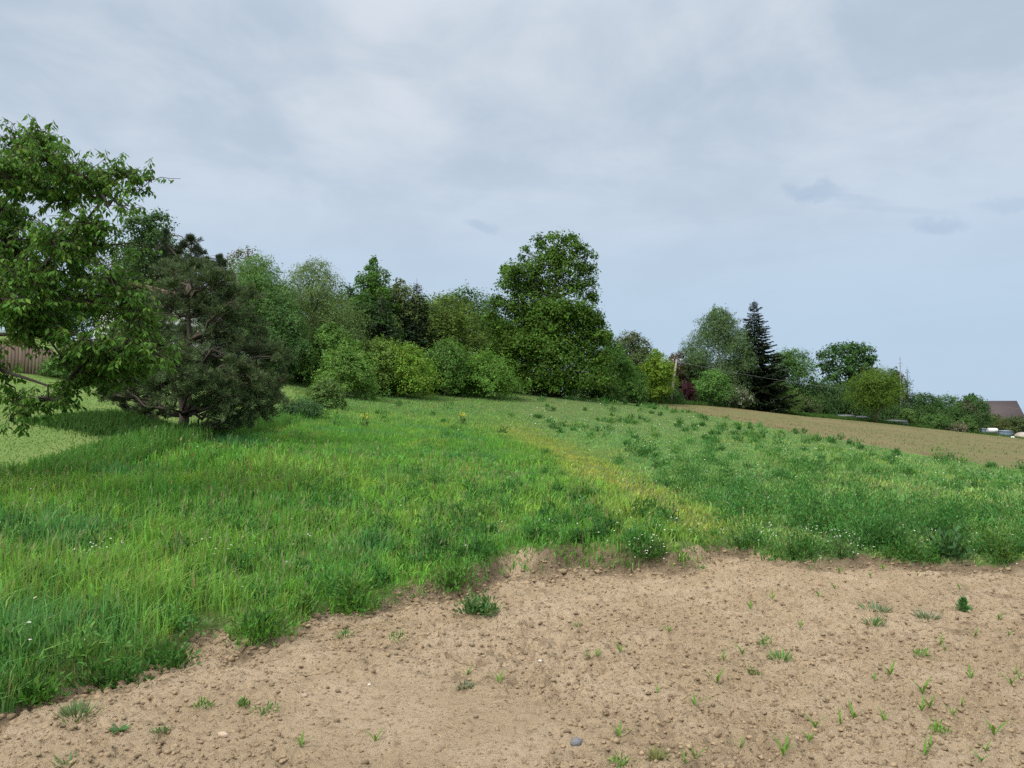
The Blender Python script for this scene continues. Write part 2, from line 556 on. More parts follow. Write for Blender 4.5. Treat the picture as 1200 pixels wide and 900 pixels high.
def meadow_look(x, y):
    """height factor, albedo of the vegetation at a place"""
    band, side = band_d(x, y)
    big = fbm(x, y, 3.5, 101, 4); mid = fbm(x, y, .9, 111, 3)
    lefty = sstep(-.5, -4.0, x) * sstep(20, 13, y)
    righty = sstep(-.2, 1.2, side) * sstep(4, 7, y)
    h = .11 + .10 * lefty + .10 * (mid - .3) + .12 * (big - .5) - .05 * righty
    h = h * (1 - .45 * band)
    ed = soil_d(x, y)
    h = h * (.65 + .35 * sstep(0, .7, ed))
    far = sstep(22, 45, y)
    h = h * (1 - .35 * far)
    c0 = np.array([.098, .235, .030]); cy = np.array([.160, .275, .040]); cb = np.array([.066, .190, .050]); cs = np.array([.245, .275, .046])
    c = c0 + (cy - c0) * (sstep(.48, .72, big) * .75)[:, None]
    c = c + (cb - c) * (sstep(.55, .75, fbm(x, y, 1.6, 121, 3)) * .75)[:, None]
    c = c + (np.array([.150, .262, .070]) - c) * (.75 * righty * (1 - band))[:, None]
    streak = sstep(.55, .75, fbm(x * 1.0, y * .16, .7, 131, 3)) * (1 - lefty)
    c = c + (cs - c) * (np.clip(.30 * streak + 0.8 * band, 0, 1))[:, None]
    c = c + (np.array([.135, .235, .062]) - c) * (.55 * far)[:, None]
    tuft = fbm(x, y, .30, 137, 2)
    c = c * (.80 + .42 * tuft)[:, None] * np.where((tuft > .62)[:, None], [1.15, 1.05, 1.0], [1.0, 1.0, 1.12])
    return np.maximum(h, .05), c * [1.40, 1.40, 1.8]


def blades(mb, x, y, h, w, c, lean, tri=False, seedhead=False):
    n = len(x)
    z = ground_z(x, y) - .01
    P = np.stack([x, y, z], 1)
    th = rng.random(n) * 2 * math.pi
    S = np.stack([np.cos(th), np.sin(th), 0 * th], 1)
    ph = rng.random(n) * 2 * math.pi
    Ld = np.stack([np.cos(ph) + .35, np.sin(ph) * .8 - .1, 0 * ph], 1)
    l = lean * rng.random(n) ** 1.3
    up = np.array([0, 0, 1.0])
    w = w[:, None]
    mid = P + (Ld * (l * .32)[:, None] + up * .60) * h[:, None]
    tip = P + (Ld * l[:, None] + up * (1 - .30 * l)[:, None]) * h[:, None]
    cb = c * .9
    b = np.arange(n)[:, None]
    if tri:
        V = np.stack([P - S * w * .5, P + S * w * .5, tip], 1).reshape(-1, 3)
        mb.add(V, b * 3 + [[0, 1, 2]], np.stack([cb, cb, c], 1).reshape(-1, 3))
    else:
        V = np.stack([P - S * w * .4, P + S * w * .4, mid + S * w * .5, mid - S * w * .5, tip], 1).reshape(-1, 3)
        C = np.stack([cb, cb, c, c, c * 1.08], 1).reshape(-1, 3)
        k = mb.n
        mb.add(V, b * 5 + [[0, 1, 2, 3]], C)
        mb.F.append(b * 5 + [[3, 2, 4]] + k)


def jitter(c, s=.22):
    n = len(c)
    f = 1 + s * rng.normal(size=(n, 1)).clip(-2, 2)
    hue = 1 + .10 * rng.normal(size=(n, 3)).clip(-2, 2)
    return np.clip(c * f * hue, .008, .7)


def meadow_ok(x, y, soil_margin=.03):
    return (soil_d(x, y) > soil_margin) & (lawn_d(x, y) < .0) & (brown_d(x, y) < 0)


def build_grass():
    mb = MB()
    x, y, r = polar(420000, 3.4, 19)
    k = meadow_ok(x, y, -.03)
    # thin the stand in worn patches, thicken it in tufts
    dn = fbm(x, y, .35, 141, 3); band, _ = band_d(x, y)
    ed = soil_d(x, y)
    k &= rng.random(len(x)) < np.clip(1.7 * (dn - .18), .12, 1) * (1 - .45 * band) * (.45 + .55 * sstep(-.03, .15, ed))
    x, y, r = x[k], y[k], r[k]
    h, c = meadow_look(x, y)
    n = len(x)
    hh = h * (.45 + .9 * rng.random(n) ** 1.2) * (.45 + 1.1 * fbm(x, y, .28, 151, 2))
    dry = rng.random(n) < .04
    c = jitter(c); c[dry] = jitter(np.repeat([[.30, .25, .12]], dry.sum(), 0))
    w = np.maximum(.0050, .00125 * r) * (.7 + .8 * rng.random(n))
    blades(mb, x, y, hh, w, c, .85)
    # flowering grass stems standing above the blades
    xs, ys, rs = polar(9000, 3.6, 22); k = meadow_ok(xs, ys, .1) & (fbm(xs, ys, 1.3, 241, 3) > .46) & (rng.random(9000) < np.where(xs < 0, .5, .2))
    xs, ys, rs = xs[k], ys[k], rs[k]; n = len(xs); zs = ground_z(xs, ys)
    hs, _ = meadow_look(xs, ys); hs = hs * (1.15 + .5 * rng.random(n)) + .05
    P = np.stack([xs, ys, zs], 1); A = unit(np.array([.12, 0, 1.]) + .16 * rng.normal(size=(n, 3)))
    N = np.repeat([[0, -1., .2]], n, 0)
    cs_ = jitter(np.repeat([[.20, .24, .09]], n, 0), .15)
    add_leaves(mb, P, A, N, hs, np.maximum(.003, .0007 * rs), cs_, 0, .5)
    add_leaves(mb, P + A * (hs * .8)[:, None], unit(A + .2 * rng.normal(size=(n, 3))), N, .05 + .06 * rng.random(n), np.maximum(.008, .0016 * rs), jitter(np.repeat([[.21, .25, .11]], n, 0), .15), .1, .5)
    o = mb.build('meadow_grass', M_GRASS)
    tag(o, 'fresh green meadow grass of uneven height between bare soil and trees', 'grass', kind='stuff')
    mb = MB()
    x, y, r = polar(290000, 18, 92, -40, 36)
    k = meadow_ok(x, y)
    k &= ~((y > 66) & (x < 0)); k &= y < np.interp(x, [-60, -20, -8, 4, 16, 18, 30], [45, 50, 60, 68, 86, 88, 90])
    x, y, r = x[k], y[k], r[k]
    h, c = meadow_look(x, y); n = len(x)
    hh = h * (.6 + .8 * rng.random(n)) * (.6 + .8 * fbm(x, y, .8, 161, 2))
    blades(mb, x, y, hh, .0016 * r * (.7 + .7 * rng.random(n)), jitter(c, .16), .7, tri=True)
    # dark green strip of rough grass between the sown field and the hedge
    n = 42000
    x = 14 + rng.random(n) * 85; yb = np.interp(x, _fx, _fy)
    y = yb - .6 + (rng.random(n) ** 1.2) * 9
    k = brown_d(x, y) < .5
    x, y = x[k], y[k]; n = len(x)
    c = np.array([[.065, .135, .030]]) * np.ones((n, 1)) * (.75 + .6 * fbm(x, y, 3, 171, 3))[:, None]
    blades(mb, x, y, .30 + .35 * rng.random(n), .10 + .08 * rng.random(n), jitter(c, .15), .5, tri=True)
    o = mb.build('distant_grass', M_GRASS)
    tag(o, 'shorter meadow grass farther up the slope, as far as the tree line', 'grass', kind='stuff')
    mb = MB()
    n = 20000
    x = 12.5 + 78 * rng.random(n) ** 1.6; y = 16 + 98 * rng.random(n) ** .8
    x = np.round(x / .45) * .45 + .05 * rng.normal(size=n)
    k = (brown_d(x, y) > .1) & (fbm(x, y, 6, 231, 3) > .36)
    x, y = x[k], y[k]; n = len(x)
    blades(mb, x, y, .05 + .07 * rng.random(n), .03 + .05 * rng.random(n), jitter(np.repeat([[.12, .19, .05]], n, 0), .15), 1.0, tri=True)
    o = mb.build('young_crop', M_GRASS)
    tag(o, 'sparse young crop sprouting in rows on the tan field', 'crop', kind='stuff')
    mb = MB()
    # tall rough grass along the lawn edge, and unmown patch under the pine
    n = 60000
    x, y, r = polar(n, 7.5, 27, -40, -15)
    ld = lawn_d(x, y)
    k = (ld > -.9 - .02 * r) & (ld < .25) & (fbm(x, y, 1.1, 181, 3) > .30)
    x, y, r = x[k], y[k], r[k]; n = len(x)
    c = np.array([[.090, .205, .042]]) * (.8 + .5 * fbm(x, y, 1.2, 183, 3))[:, None]
    fade = sstep(.3, -.5, lawn_d(x, y))
    blades(mb, x, y, (.2 + .30 * rng.random(n)) * (.35 + .65 * fade), np.maximum(.006, .0011 * r), jitter(c, .15), .75)
    n = 9000
    a = rng.random(n) * 2 * math.pi; q = np.sqrt(rng.random(n)) * (.75 + .5 * rng.random(n) ** 3 + .5 * (vnoise(a * 1.6, a * 0, 77) - .5))
    x = -9.0 + q * np.cos(a) * 1.75; y = 17.6 + q * np.sin(a) * 1.5
    c = np.array([[.058, .130, .030]]) * np.ones((n, 1))
    blades(mb, x, y, np.maximum(.1, .48 - .32 * q) * (.8 + .4 * rng.random(n)), np.full(n, .022), jitter(c, .15), .7)
    o = mb.build('tall_grass', M_GRASS)
    tag(o, 'tall uncut grass along the lawn edge beneath the pine', 'grass', kind='stuff')
    # short lawn
    mb = MB()
    x, y, r = polar(120000, 10, 44, -42, -12)
    k = lawn_d(x, y) > .05
    x, y, r = x[k], y[k], r[k]; n = len(x)
    c = np.array([[.118, .195, .046]]) * (.88 + .24 * fbm(x * .8, y * .5, 2.2, 191, 3))[:, None]
    blades(mb, x, y, .015 + .03 * rng.random(n), .0016 * r * (.7 + .6 * rng.random(n)), jitter(c, .07), 1.2, tri=True)
    o = mb.build('lawn_grass', M_GRASS)
    tag(o, 'short pale green mown lawn grass', 'grass', kind='stuff')


build_grass()


def feather_clump(mb, x, y, R, H, col, n, leaf=.05, z0=None):
    """a mound of small feathery leaves on upright stems"""
    z = float(ground_z(x, y)) if z0 is None else z0
    d = rdir(n); d[:, 2] = np.abs(d[:, 2])
    q = rng.random(n) ** .45
    P = np.array([x, y, z]) + d * q[:, None] * np.array([R, R, H]) * (1 + .25 * rng.normal(size=(n, 1)).clip(-1.5, 1.5))
    P[:, 2] = np.maximum(P[:, 2], z + .01)
    A = unit(d * .6 + np.array([0, 0, .55]) + rng.normal(size=(n, 3)) * .5)
    N = unit(np.array([0, 0, 1.]) + d * .4 + rng.normal(size=(n, 3)) * .4)
    c = jitter(np.repeat(np.asarray(col)[None], n, 0), .2)
    add_leaves(mb, P, A, N, leaf * (.6 + .9 * rng.random(n)), leaf * .35, c, .2)


def build_weeds():
    mb = MB()
    # leafy weeds, mostly right of the yellow strip
    x, y, r = polar(8500, 3.6, 75, -40, 40)
    band, side = band_d(x, y)
    p = .07 + .30 * sstep(17, 13, r) + .27 * sstep(.3, 1.6, side) * sstep(4.5, 7, y)
    p = p * (1 - band) ** 2 * np.where(fbm(x, y, 2.2, 201, 3) > .47, 1.0, .25)
    k = meadow_ok(x, y, .12) & (rng.random(len(x)) < p)
    ex = np.arange(-4.2, 9.5, .055); ey = edge_y(ex)      # feathery growth right along the edge of the soil
    for xx, yy in zip(ex, ey):
        if fbm(np.array([xx]), np.array([3.]), .5, 231, 3)[0] < .42: continue
        q = rng.random() ** 1.5 * .7
        R = .05 + .08 * rng.random()
        feather_clump(mb, xx + .05 * rng.normal(), yy + .03 + q, R, R * 1.3, np.array([.066, .175, .030]) * (.75 + .5 * rng.random()), 55, .035)
    for xx, yy, r_ in zip(x[k], y[k], r[k]):
        if yy > np.interp(xx, [-60, -20, -8, 4, 16, 18, 30], [45, 50, 60, 68, 86, 88, 90]): continue
        R = .12 + .24 * rng.random() ** 1.6
        if xx < 2 and r_ < 16: R *= .6
        dark = rng.random()
        col = np.array([.066, .178, .044]) * (.7 + .7 * dark) if rng.random() < .78 else np.array([.13, .25, .06])
        feather_clump(mb, xx, yy, R, R * (.9 + .7 * rng.random()), col, int(np.clip(2700 / r_, 40, 240)), max(.05, .0032 * r_))
    o = mb.build('meadow_weeds', M_LEAF)
    tag(o, 'low leafy weeds scattered through the meadow grass', 'weeds', kind='stuff')
    # white flowers
    mb = MB()
    x, y, r = polar(9000, 4, 60, -38, 40)
    band, side = band_d(x, y)
    righty = sstep(-.5, 2, side) * sstep(5, 7, y)
    p = .10 + .55 * righty
    p *= np.where(fbm(x, y, 1.1, 211, 3) > .56, 1.0, .10)
    k = meadow_ok(x, y, .1) & (rng.random(len(x)) < p * .6)
    x, y, r = x[k], y[k], r[k]
    # a dense white drift along the edge of the soil on the right, and a few at the left
    for px, py, sx, n in ((940, 630, .9, 60), (1000, 625, .8, 50), (1080, 632, .9, 30), (750, 632, .5, 26), (110, 670, .12, 14), (225, 668, .4, 12),
                          (880, 585, .9, 36), (850, 630, .9, 24)):
        p0 = hit(px, py + 6)
        x = np.r_[x, p0[0] + sx * rng.normal(size=n)]; y = np.r_[y, p0[1] + sx * .5 * rng.normal(size=n)]
    k = meadow_ok(x, y, .03); x, y = x[k], y[k]; n = len(x); r = np.hypot(x, y)
    h, _ = meadow_look(x, y)
    z = ground_z(x, y) + h * (.75 + .5 * rng.random(n)) + .04
    P = np.stack([x, y, z], 1)
    s = np.maximum(.007 + .006 * rng.random(n), .0009 * r * (.7 + .5 * rng.random(n)))
    for q in range(3):       # three crossed petals
        th = q * math.pi / 3 + rng.random(n)
        A = np.stack([np.cos(th), np.sin(th), .25 * rng.normal(size=n)], 1)
        N = unit(np.array([0, -.45, 1.]) + .3 * rng.normal(size=(n, 3)))
        add_leaves(mb, P - A * s[:, None], A, N, 2 * s, s * 1.1, np.full((n, 3), .78) * [1, 1, .95], .1, .5)
    o = mb.build('white_wildflowers', M_LEAF)
    tag(o, 'tiny white wildflowers dotted through the meadow', 'flowers', kind='stuff')


build_weeds()


# ------------------------------------------------------------------ bushy weeds along the soil edge, one thing each
def weed_thing(px, py, wpx, hpx, col, label, leaf=.05, n=420, flowers=0):
    p = hit(px, py); s = p[1] / FPX
    e = empty('weed_clump', p, label, 'weed')
    mb = MB()
    R, H = wpx * s * .5, hpx * s
    loc = p
    for _ in range(5):
        q = rng.normal(size=2) * R * .35
        feather_clump(mb, p[0] + q[0], p[1] + q[1] * .7, R * .7, H * (.7 + .35 * rng.random()), col, n // 5, leaf, z0=p[2] - .02)
    o = mb.build('leaves', M_LEAF, e, loc=p); o.location = (0, 0, 0)
    mb = MB()
    for _ in range(9):
        q = rng.normal(size=2) * R * .4
        a = np.array([p[0] + q[0] * .3, p[1] + q[1] * .3, p[2] - .03])
        mb.tube([a, a + [q[0] * .4, q[1] * .4, H * .5], a + [q[0], q[1], H * .85]], [.004, .003, .002], (.10, .15, .05), 4)
    o = mb.build('stems', M_LEAF, e, loc=p); o.location = (0, 0, 0)
    if flowers:
        mb = MB()
        d = rdir(flowers); d[:, 2] = np.abs(d[:, 2])
        P = p + d * [R * 1.05, R * 1.05, H * 1.05]
        for q in range(2):
            A = unit(np.stack([np.cos(q * 1.5 + P[:, 0] * 90), np.sin(q * 1.5 + P[:, 0] * 90), 0 * P[:, 0]], 1))
            add_leaves(mb, P - A * .009, A, d + [0, -.4, .6], .018, .012, np.full((flowers, 3), .75), .1, .5)
        o = tag(mb.build('flower_heads', M_LEAF, e, loc=p), kind='stuff'); o.location = (0, 0, 0)
    return e


FG = (.085, .205, .034); FD = (.060, .160, .032); FB = (.095, .195, .062)
weed_thing(415, 714, 62, 34, FG, 'bright feathery weed clump hanging over the soil bank left of the eroded hollow')
weed_thing(532, 690, 60, 40, FG, 'domed feathery green weed at the head of the eroded hollow')
weed_thing(556, 718, 44, 22, FB, 'grassy green tuft standing alone on bare soil just below the domed feathery weed')
weed_thing(310, 742, 84, 34, FG, 'low feathery weed clump above the straw litter on the bank')
weed_thing(202, 776, 66, 28, FD, 'dark feathery weed on the bank with straw to its right')
weed_thing(128, 800, 70, 30, FD, 'dense dark green weed tuft near the lower left end of the soil edge')
weed_thing(38, 818, 80, 34, FG, 'feathery weed clump at the far left end of the soil edge')
weed_thing(757, 652, 46, 26, FD, 'small white flowering bush of weeds over the dark overhanging soil lip', flowers=26)
weed_thing(930, 654, 60, 48, FD, 'tallest dark green weed bush leaning onto the soil at the meadow edge', n=600)
weed_thing(985, 652, 56, 30, FB, 'weed bush speckled with white flowers right of the tallest weed bush', flowers=36)
weed_thing(1068, 656, 50, 36, FD, 'dark rounded weed clump right of the white speckled weeds at the soil edge')
weed_thing(1110, 652, 52, 34, (.06, .14, .05), 'spiky broad leaved weed at the soil edge', .09, 200)
weed_thing(1172, 656, 50, 34, (.085, .165, .035), 'yellowish green weed at the right end of the soil edge', flowers=6)
weed_thing(870, 642, 60, 34, FB, 'bluish feathery weed mound left of the tallest weed bush')


# ------------------------------------------------------------------ plants on the bare soil
def soil_surface(p): return np.array([p[0], p[1], float(surf_z(p[0], p[1])) + .004])


def soil_plant(px, py, wpx, hpx, kind, label, col, cat='weed', name='soil_weed'):
    p = hit(px, py); s = p[1] / FPX
    R, H = wpx * s * .5, hpx * s
    mb = MB()
    z = p[2] = float(surf_z(p[0], p[1]))
    if kind == 'tuft':       # narrow grass-like leaves
        n = int(16 + wpx * 1.5)
        a = rng.random(n) * 2 * math.pi; q = np.sqrt(rng.random(n))
        P = np.stack([p[0] + q * R * np.cos(a) * .7, p[1] + q * R * np.sin(a) * .6, np.full(n, z - .01)], 1)
        A = unit(np.stack([np.cos(a) * (.3 + q), np.sin(a) * (.3 + q), .35 + 1.2 * rng.random(n)], 1))
        add_leaves(mb, P, A, unit(np.array([0, 0, 1.]) + .3 * rng.normal(size=(n, 3))), H * (.5 + .8 * rng.random(n)), .010,
                   jitter(np.repeat([np.array(col) * [1.35, 1.25, 1.3]], n, 0), .18), .15)
    elif kind == 'leafy':
        feather_clump(mb, p[0], p[1], R, H, np.array(col) * [1.5, 1.3, 1.3], 75, .024, z0=z - .005)
    elif kind == 'rosette':  # broad leaves lying out from a crown
        n = 12
        a = np.arange(n) * 2.4
        A = np.stack([np.cos(a), np.sin(a), .2 + .5 * rng.random(n)], 1)
        P = np.repeat([[p[0], p[1], z]], n, 0)
        add_leaves(mb, P, A, np.array([[0, 0, 1.]]) + .2 * rng.normal(size=(n, 3)), R * (.7 + .5 * rng.random(n)), R * .34, jitter(np.repeat([col], n, 0), .12), .25)
    elif kind == 'thistle':
        for k in range(5):
            n = 9; a = np.arange(n) * 2.4 + k
            P = np.repeat([[p[0], p[1], z + H * k / 5.5]], n, 0)
            A = np.stack([np.cos(a), np.sin(a), .35 + .25 * k + .3 * rng.random(n)], 1)
            add_leaves(mb, P, A, np.array([[0, 0, 1.]]) + .3 * rng.normal(size=(n, 3)), R * (1.25 - .15 * k), R * .42, jitter(np.repeat([np.array(col) * 1.4], n, 0), .15), .25)
    o = mb.build(name, M_LEAF, loc=p)
    return tag(o, label, cat)


soil_plant(1129, 716, 20, 17, 'thistle', 'upright leafy thistle standing alone on the bare soil at the right', (.07, .16, .05))
soil_plant(1027, 716, 34, 14, 'tuft', 'bluish green grass tuft on bare soil left of the lone thistle', (.10, .17, .085))
soil_plant(1024, 732, 26, 13, 'tuft', 'smaller grass tuft just below the bluish tuft on the soil', (.08, .16, .05))
soil_plant(1086, 724, 28, 13, 'tuft', 'sparse grey green grass patch between bluish tuft and lone thistle', (.12, .18, .10))
soil_plant(1080, 768, 20, 9, 'leafy', 'flat bright green weed on the soil below the lone thistle', (.085, .19, .04))
soil_plant(881, 790, 20, 11, 'leafy', 'green weed perched on a dark clod of soil', (.08, .18, .04))
soil_plant(916, 772, 26, 13, 'tuft', 'bright grassy weed leaning right, above the weed on the dark clod', (.09, .19, .05))
soil_plant(897, 757, 18, 10, 'leafy', 'small leafy weed up and left of the leaning grassy weed', (.08, .17, .045))
soil_plant(1099, 858, 22, 11, 'leafy', 'vivid green weed low on the soil at the lower right', (.10, .21, .04))
soil_plant(466, 750, 24, 9, 'leafy', 'flat green weed cushion alone on smooth soil below the eroded hollow', (.07, .165, .035))
soil_plant(405, 745, 12, 11, 'tuft', 'little upright weed against the foot of the soil bank', (.07, .16, .04))
soil_plant(138, 858, 32, 14, 'rosette', 'broad leaved dandelion like rosette on the soil at lower left', (.075, .16, .055))
soil_plant(80, 895, 30, 16, 'tuft', 'small grassy weed at the bottom left corner of the soil', (.10, .17, .06))
soil_plant(238, 829, 22, 8, 'leafy', 'low green weed cushion on the soil right of the broad leaved rosette', (.075, .175, .035))
soil_plant(285, 828, 12, 9, 'leafy', 'tiny leafy weed just right of the low cushion', (.08, .18, .04))
soil_plant(313, 834, 30, 9, 'leafy', 'thin spreading weed beside the tiny leafy weed', (.08, .17, .045))
soil_plant(90, 838, 50, 18, 'tuft', 'trampled grass tuft fallen onto the soil at the left', (.09, .155, .06))
soil_plant(190, 858, 16, 6, 'leafy', 'small dull weed right of the broad leaved rosette', (.10, .16, .07))
soil_plant(725, 895, 26, 9, 'leafy', 'leafy weed at the bottom edge of the soil near the middle', (.08, .19, .04))
soil_plant(545, 804, 22, 9, 'tuft', 'grey green flattened grass wisp in the middle of the soil', (.11, .16, .09))
soil_plant(770, 888, 26, 14, 'tuft', 'withered grassy weed with a dark clod near the bottom edge', (.15, .17, .07))
soil_plant(822, 667, 12, 8, 'leafy', 'bright little weed on the soil just under the meadow edge', (.09, .19, .04))


def build_seedlings():
    p0 = None
    pts = [(440, 868), (353, 875), (585, 800), (548, 790), (690, 770), (700, 768), (727, 764), (726, 862), (675, 735), (783, 740), (948, 868), (985, 848),
           (955, 850), (1001, 842), (1036, 844), (867, 874), (918, 885), (920, 878), (1080, 835), (1089, 830), (1117, 838), (1126, 826), (1090, 875),
           (1083, 885), (1150, 893), (1137, 795), (1190, 790), (1196, 796), (1185, 802), (1025, 796), (1043, 790), (1081, 812), (1101, 755), (1107, 762),
           (905, 702), (950, 668), (983, 672), (1035, 668), (1075, 675), (880, 714), (938, 735), (815, 828), (840, 800), (870, 766), (978, 690), (1142, 745),
           (1155, 880), (1165, 862), (803, 895), (815, 888), (1020, 676), (1125, 690), (1170, 725), (1182, 745), (770, 812), (848, 775), (960, 700)]
    proto = None
    for i, (px, py) in enumerate(pts):
        p = hit(px, py)
        if proto is None:
            mb = MB()
            for a, l, up in ((.3, .10, 1.5), (2.6, .11, 1.1), (4.4, .085, 1.7), (5.5, .06, 2.4)):
                A0 = np.array([math.cos(a), math.sin(a), up]); A0 /= np.linalg.norm(A0)
                A1 = A0 * .75 + np.array([math.cos(a), math.sin(a), -.1]) * .5
                q0 = np.zeros(3); q1 = A0 * l * .5; q2 = q1 + A1 * l * .55
                S = np.array([-math.sin(a), math.cos(a), 0])
                mb.add([q0 - S * .003, q0 + S * .003, q1 + S * .0075, q1 - S * .0075, q2],
                       [[0, 1, 2, 3]], (.13, .24, .045))
                mb.F.append(np.array([[3, 2, 4]]) + mb.n - 5)
            o = mb.build('maize_seedling', M_LEAF)
            proto = o
            tag(o, 'young green maize seedling with a few narrow leaves growing from bare soil', 'seedling', 'maize seedlings scattered over the bare soil')
        else:
            o = proto.copy(); COL.objects.link(o)
        o.location = soil_surface(p) - [0, 0, .006]
        o.rotation_euler = (0, 0, rng.random() * 6.28)
        sz = .55 + .55 * rng.random(); o.scale = (sz, sz, sz * (.9 + .3 * rng.random()))


build_seedlings()


def blob(mb, p, r, col, sub=0, squash=.65):
    t = (1 + 5 ** .5) / 2
    v = np.array([(-1, t, 0), (1, t, 0), (-1, -t, 0), (1, -t, 0), (0, -1, t), (0, 1, t), (0, -1, -t), (0, 1, -t), (t, 0, -1), (t, 0, 1), (-t, 0, -1), (-t, 0, 1)]) / 1.902
    f = np.array([(0, 11, 5), (0, 5, 1), (0, 1, 7), (0, 7, 10), (0, 10, 11), (1, 5, 9), (5, 11, 4), (11, 10, 2), (10, 7, 6), (7, 1, 8), (3, 9, 4), (3, 4, 2),
                  (3, 2, 6), (3, 6, 8), (3, 8, 9), (4, 9, 5), (2, 4, 11), (6, 2, 10), (8, 6, 7), (9, 8, 1)])
    v = v * (1 + .28 * rng.normal(size=(12, 1)).clip(-1.3, 1.3)) * (.75 + .5 * rng.random(3)) * [1, 1, squash]
    mb.add(np.asarray(p) + v * r, f, col)


def build_clods():
    mb = MB()
    x, y, r = polar(52000, 2.7, 10.5, -42, 42)
    d = soil_d(x, y)
    tex = fbm(x * .8, y, 1.3, 77, 2) + .25 * sstep(-.5, 1.5, x)
    near_edge = np.exp(-((d + .1) / .22) ** 2)
    k = (d < .05) & (rng.random(len(x)) < .05 + .6 * sstep(.40, .62, tex) + .45 * near_edge)
    x, y, r, d = x[k], y[k], r[k], d[k]
    z = surf_z(x, y)
    for xx, yy, zz, dd in zip(x, y, z, d):
        s = .0035 + .013 * rng.random() ** 3.2 + (.024 * rng.random() ** 4 if dd > -.3 else 0)
        if s > .02: zz -= s * .25
        t = rng.random()
        c = np.array([.355, .262, .160]) * (.5 + .55 * t)
        blob(mb, (xx, yy, zz + s * .25), s, c)
    o = mb.build('soil_clods', M_STONE)
    tag(o, 'small crumbs and clods of dry earth covering the bare soil', 'clods', kind='stuff')
    # dry straw and roots
    mb = MB()
    P = []
    for px, py, sx, n in ((225, 770, .16, 120), (478, 705, .14, 90), (440, 735, .13, 90), (250, 745, .15, 60), (150, 792, .15, 50), (700, 850, 1.3, 45), (330, 850, .9, 40), (1000, 780, 1.4, 40), (510, 670, .15, 40)):
        p = hit(px, py)
        q = p[None, :2] + rng.normal(size=(n, 2)) * [sx, sx * .6]
        P.append(q)
    P = np.concatenate(P); z = surf_z(P[:, 0], P[:, 1]) + .006
    n = len(P); a = rng.random(n) * 6.28
    A = np.stack([np.cos(a), np.sin(a), .25 * rng.normal(size=n)], 1)
    c = np.array([[.42, .33, .21]]) * (.45 + .75 * rng.random((n, 1)))
    add_leaves(mb, np.c_[P, z], A, np.array([[0, -.3, 1.]]) + .3 * rng.normal(size=(n, 3)), .05 + .10 * rng.random(n), .006, c, .3)
    o = mb.build('straw_litter', M_LEAF)
    tag(o, 'dry straw and dead roots littering the soil bank', 'straw', kind='stuff')


build_clods()

for px, py, w, col, lab in ((675, 872, 13, (.17, .18, .19), 'grey angular stone on the soil near the bottom edge'),
                            (262, 862, 13, (.55, .43, .31), 'flat pale stone lying on smooth soil at lower left'),
                            (633, 774, 6, (.6, .55, .48), 'small whitish pebble in the middle of the soil'),
                            (433, 803, 6, (.6, .52, .42), 'small pale pebble on the smooth left part of the soil'),
                            (357, 816, 9, (.38, .30, .22), 'brown rounded stone beside the thin spreading weed')):
    p = hit(px, py); s = w * p[1] / FPX * .5
    mb = MB(); blob(mb, (0, 0, 0), s, col, squash=.6)
    o = mb.build('stone', M_STONE); o.location = (p[0], p[1], float(surf_z(p[0], p[1])) + s * .25)
    tag(o, lab, 'stone')

# yellow flowering plants in the meadow
for px, py, lab, n in ((542, 498, 'single bright yellow flowering plant in the middle of the meadow', 60),
                       (428, 502, 'pale yellow flowering plant farther left in the meadow', 30)):
    p = hit(px, py)
    e = empty('yellow_flower', p, lab, 'flower')
    mb = MB(); feather_clump(mb, 0, 0, .16, .42, (.09, .16, .05), 60, .12, z0=0); mb.build('leaves', M_LEAF, e)
    mb = MB(); q = rng.normal(size=(n, 3)) * [.08, .08, .05] + [0, 0, .42]
    add_leaves(mb, q, rdir(n), np.array([[0, -.5, 1.]]) + 0 * q, .05, .04, np.repeat([[.50, .46, .05]], n, 0)); mb.build('blossoms', M_LEAF, e)


# ------------------------------------------------------------------ trees
def limb_path(a, b, n=5, wob=.06, sag=0.0):
    a, b = np.asarray(a, float), np.asarray(b, float)
    t = np.linspace(0, 1, n)[:, None]
    L = np.linalg.norm(b - a)
    p = a + (b - a) * t + rng.normal(size=(n, 3)) * wob * L * np.sin(t * math.pi)
    p[:, 2] += sag * L * np.sin(t[:, 0] * math.pi)
    return p


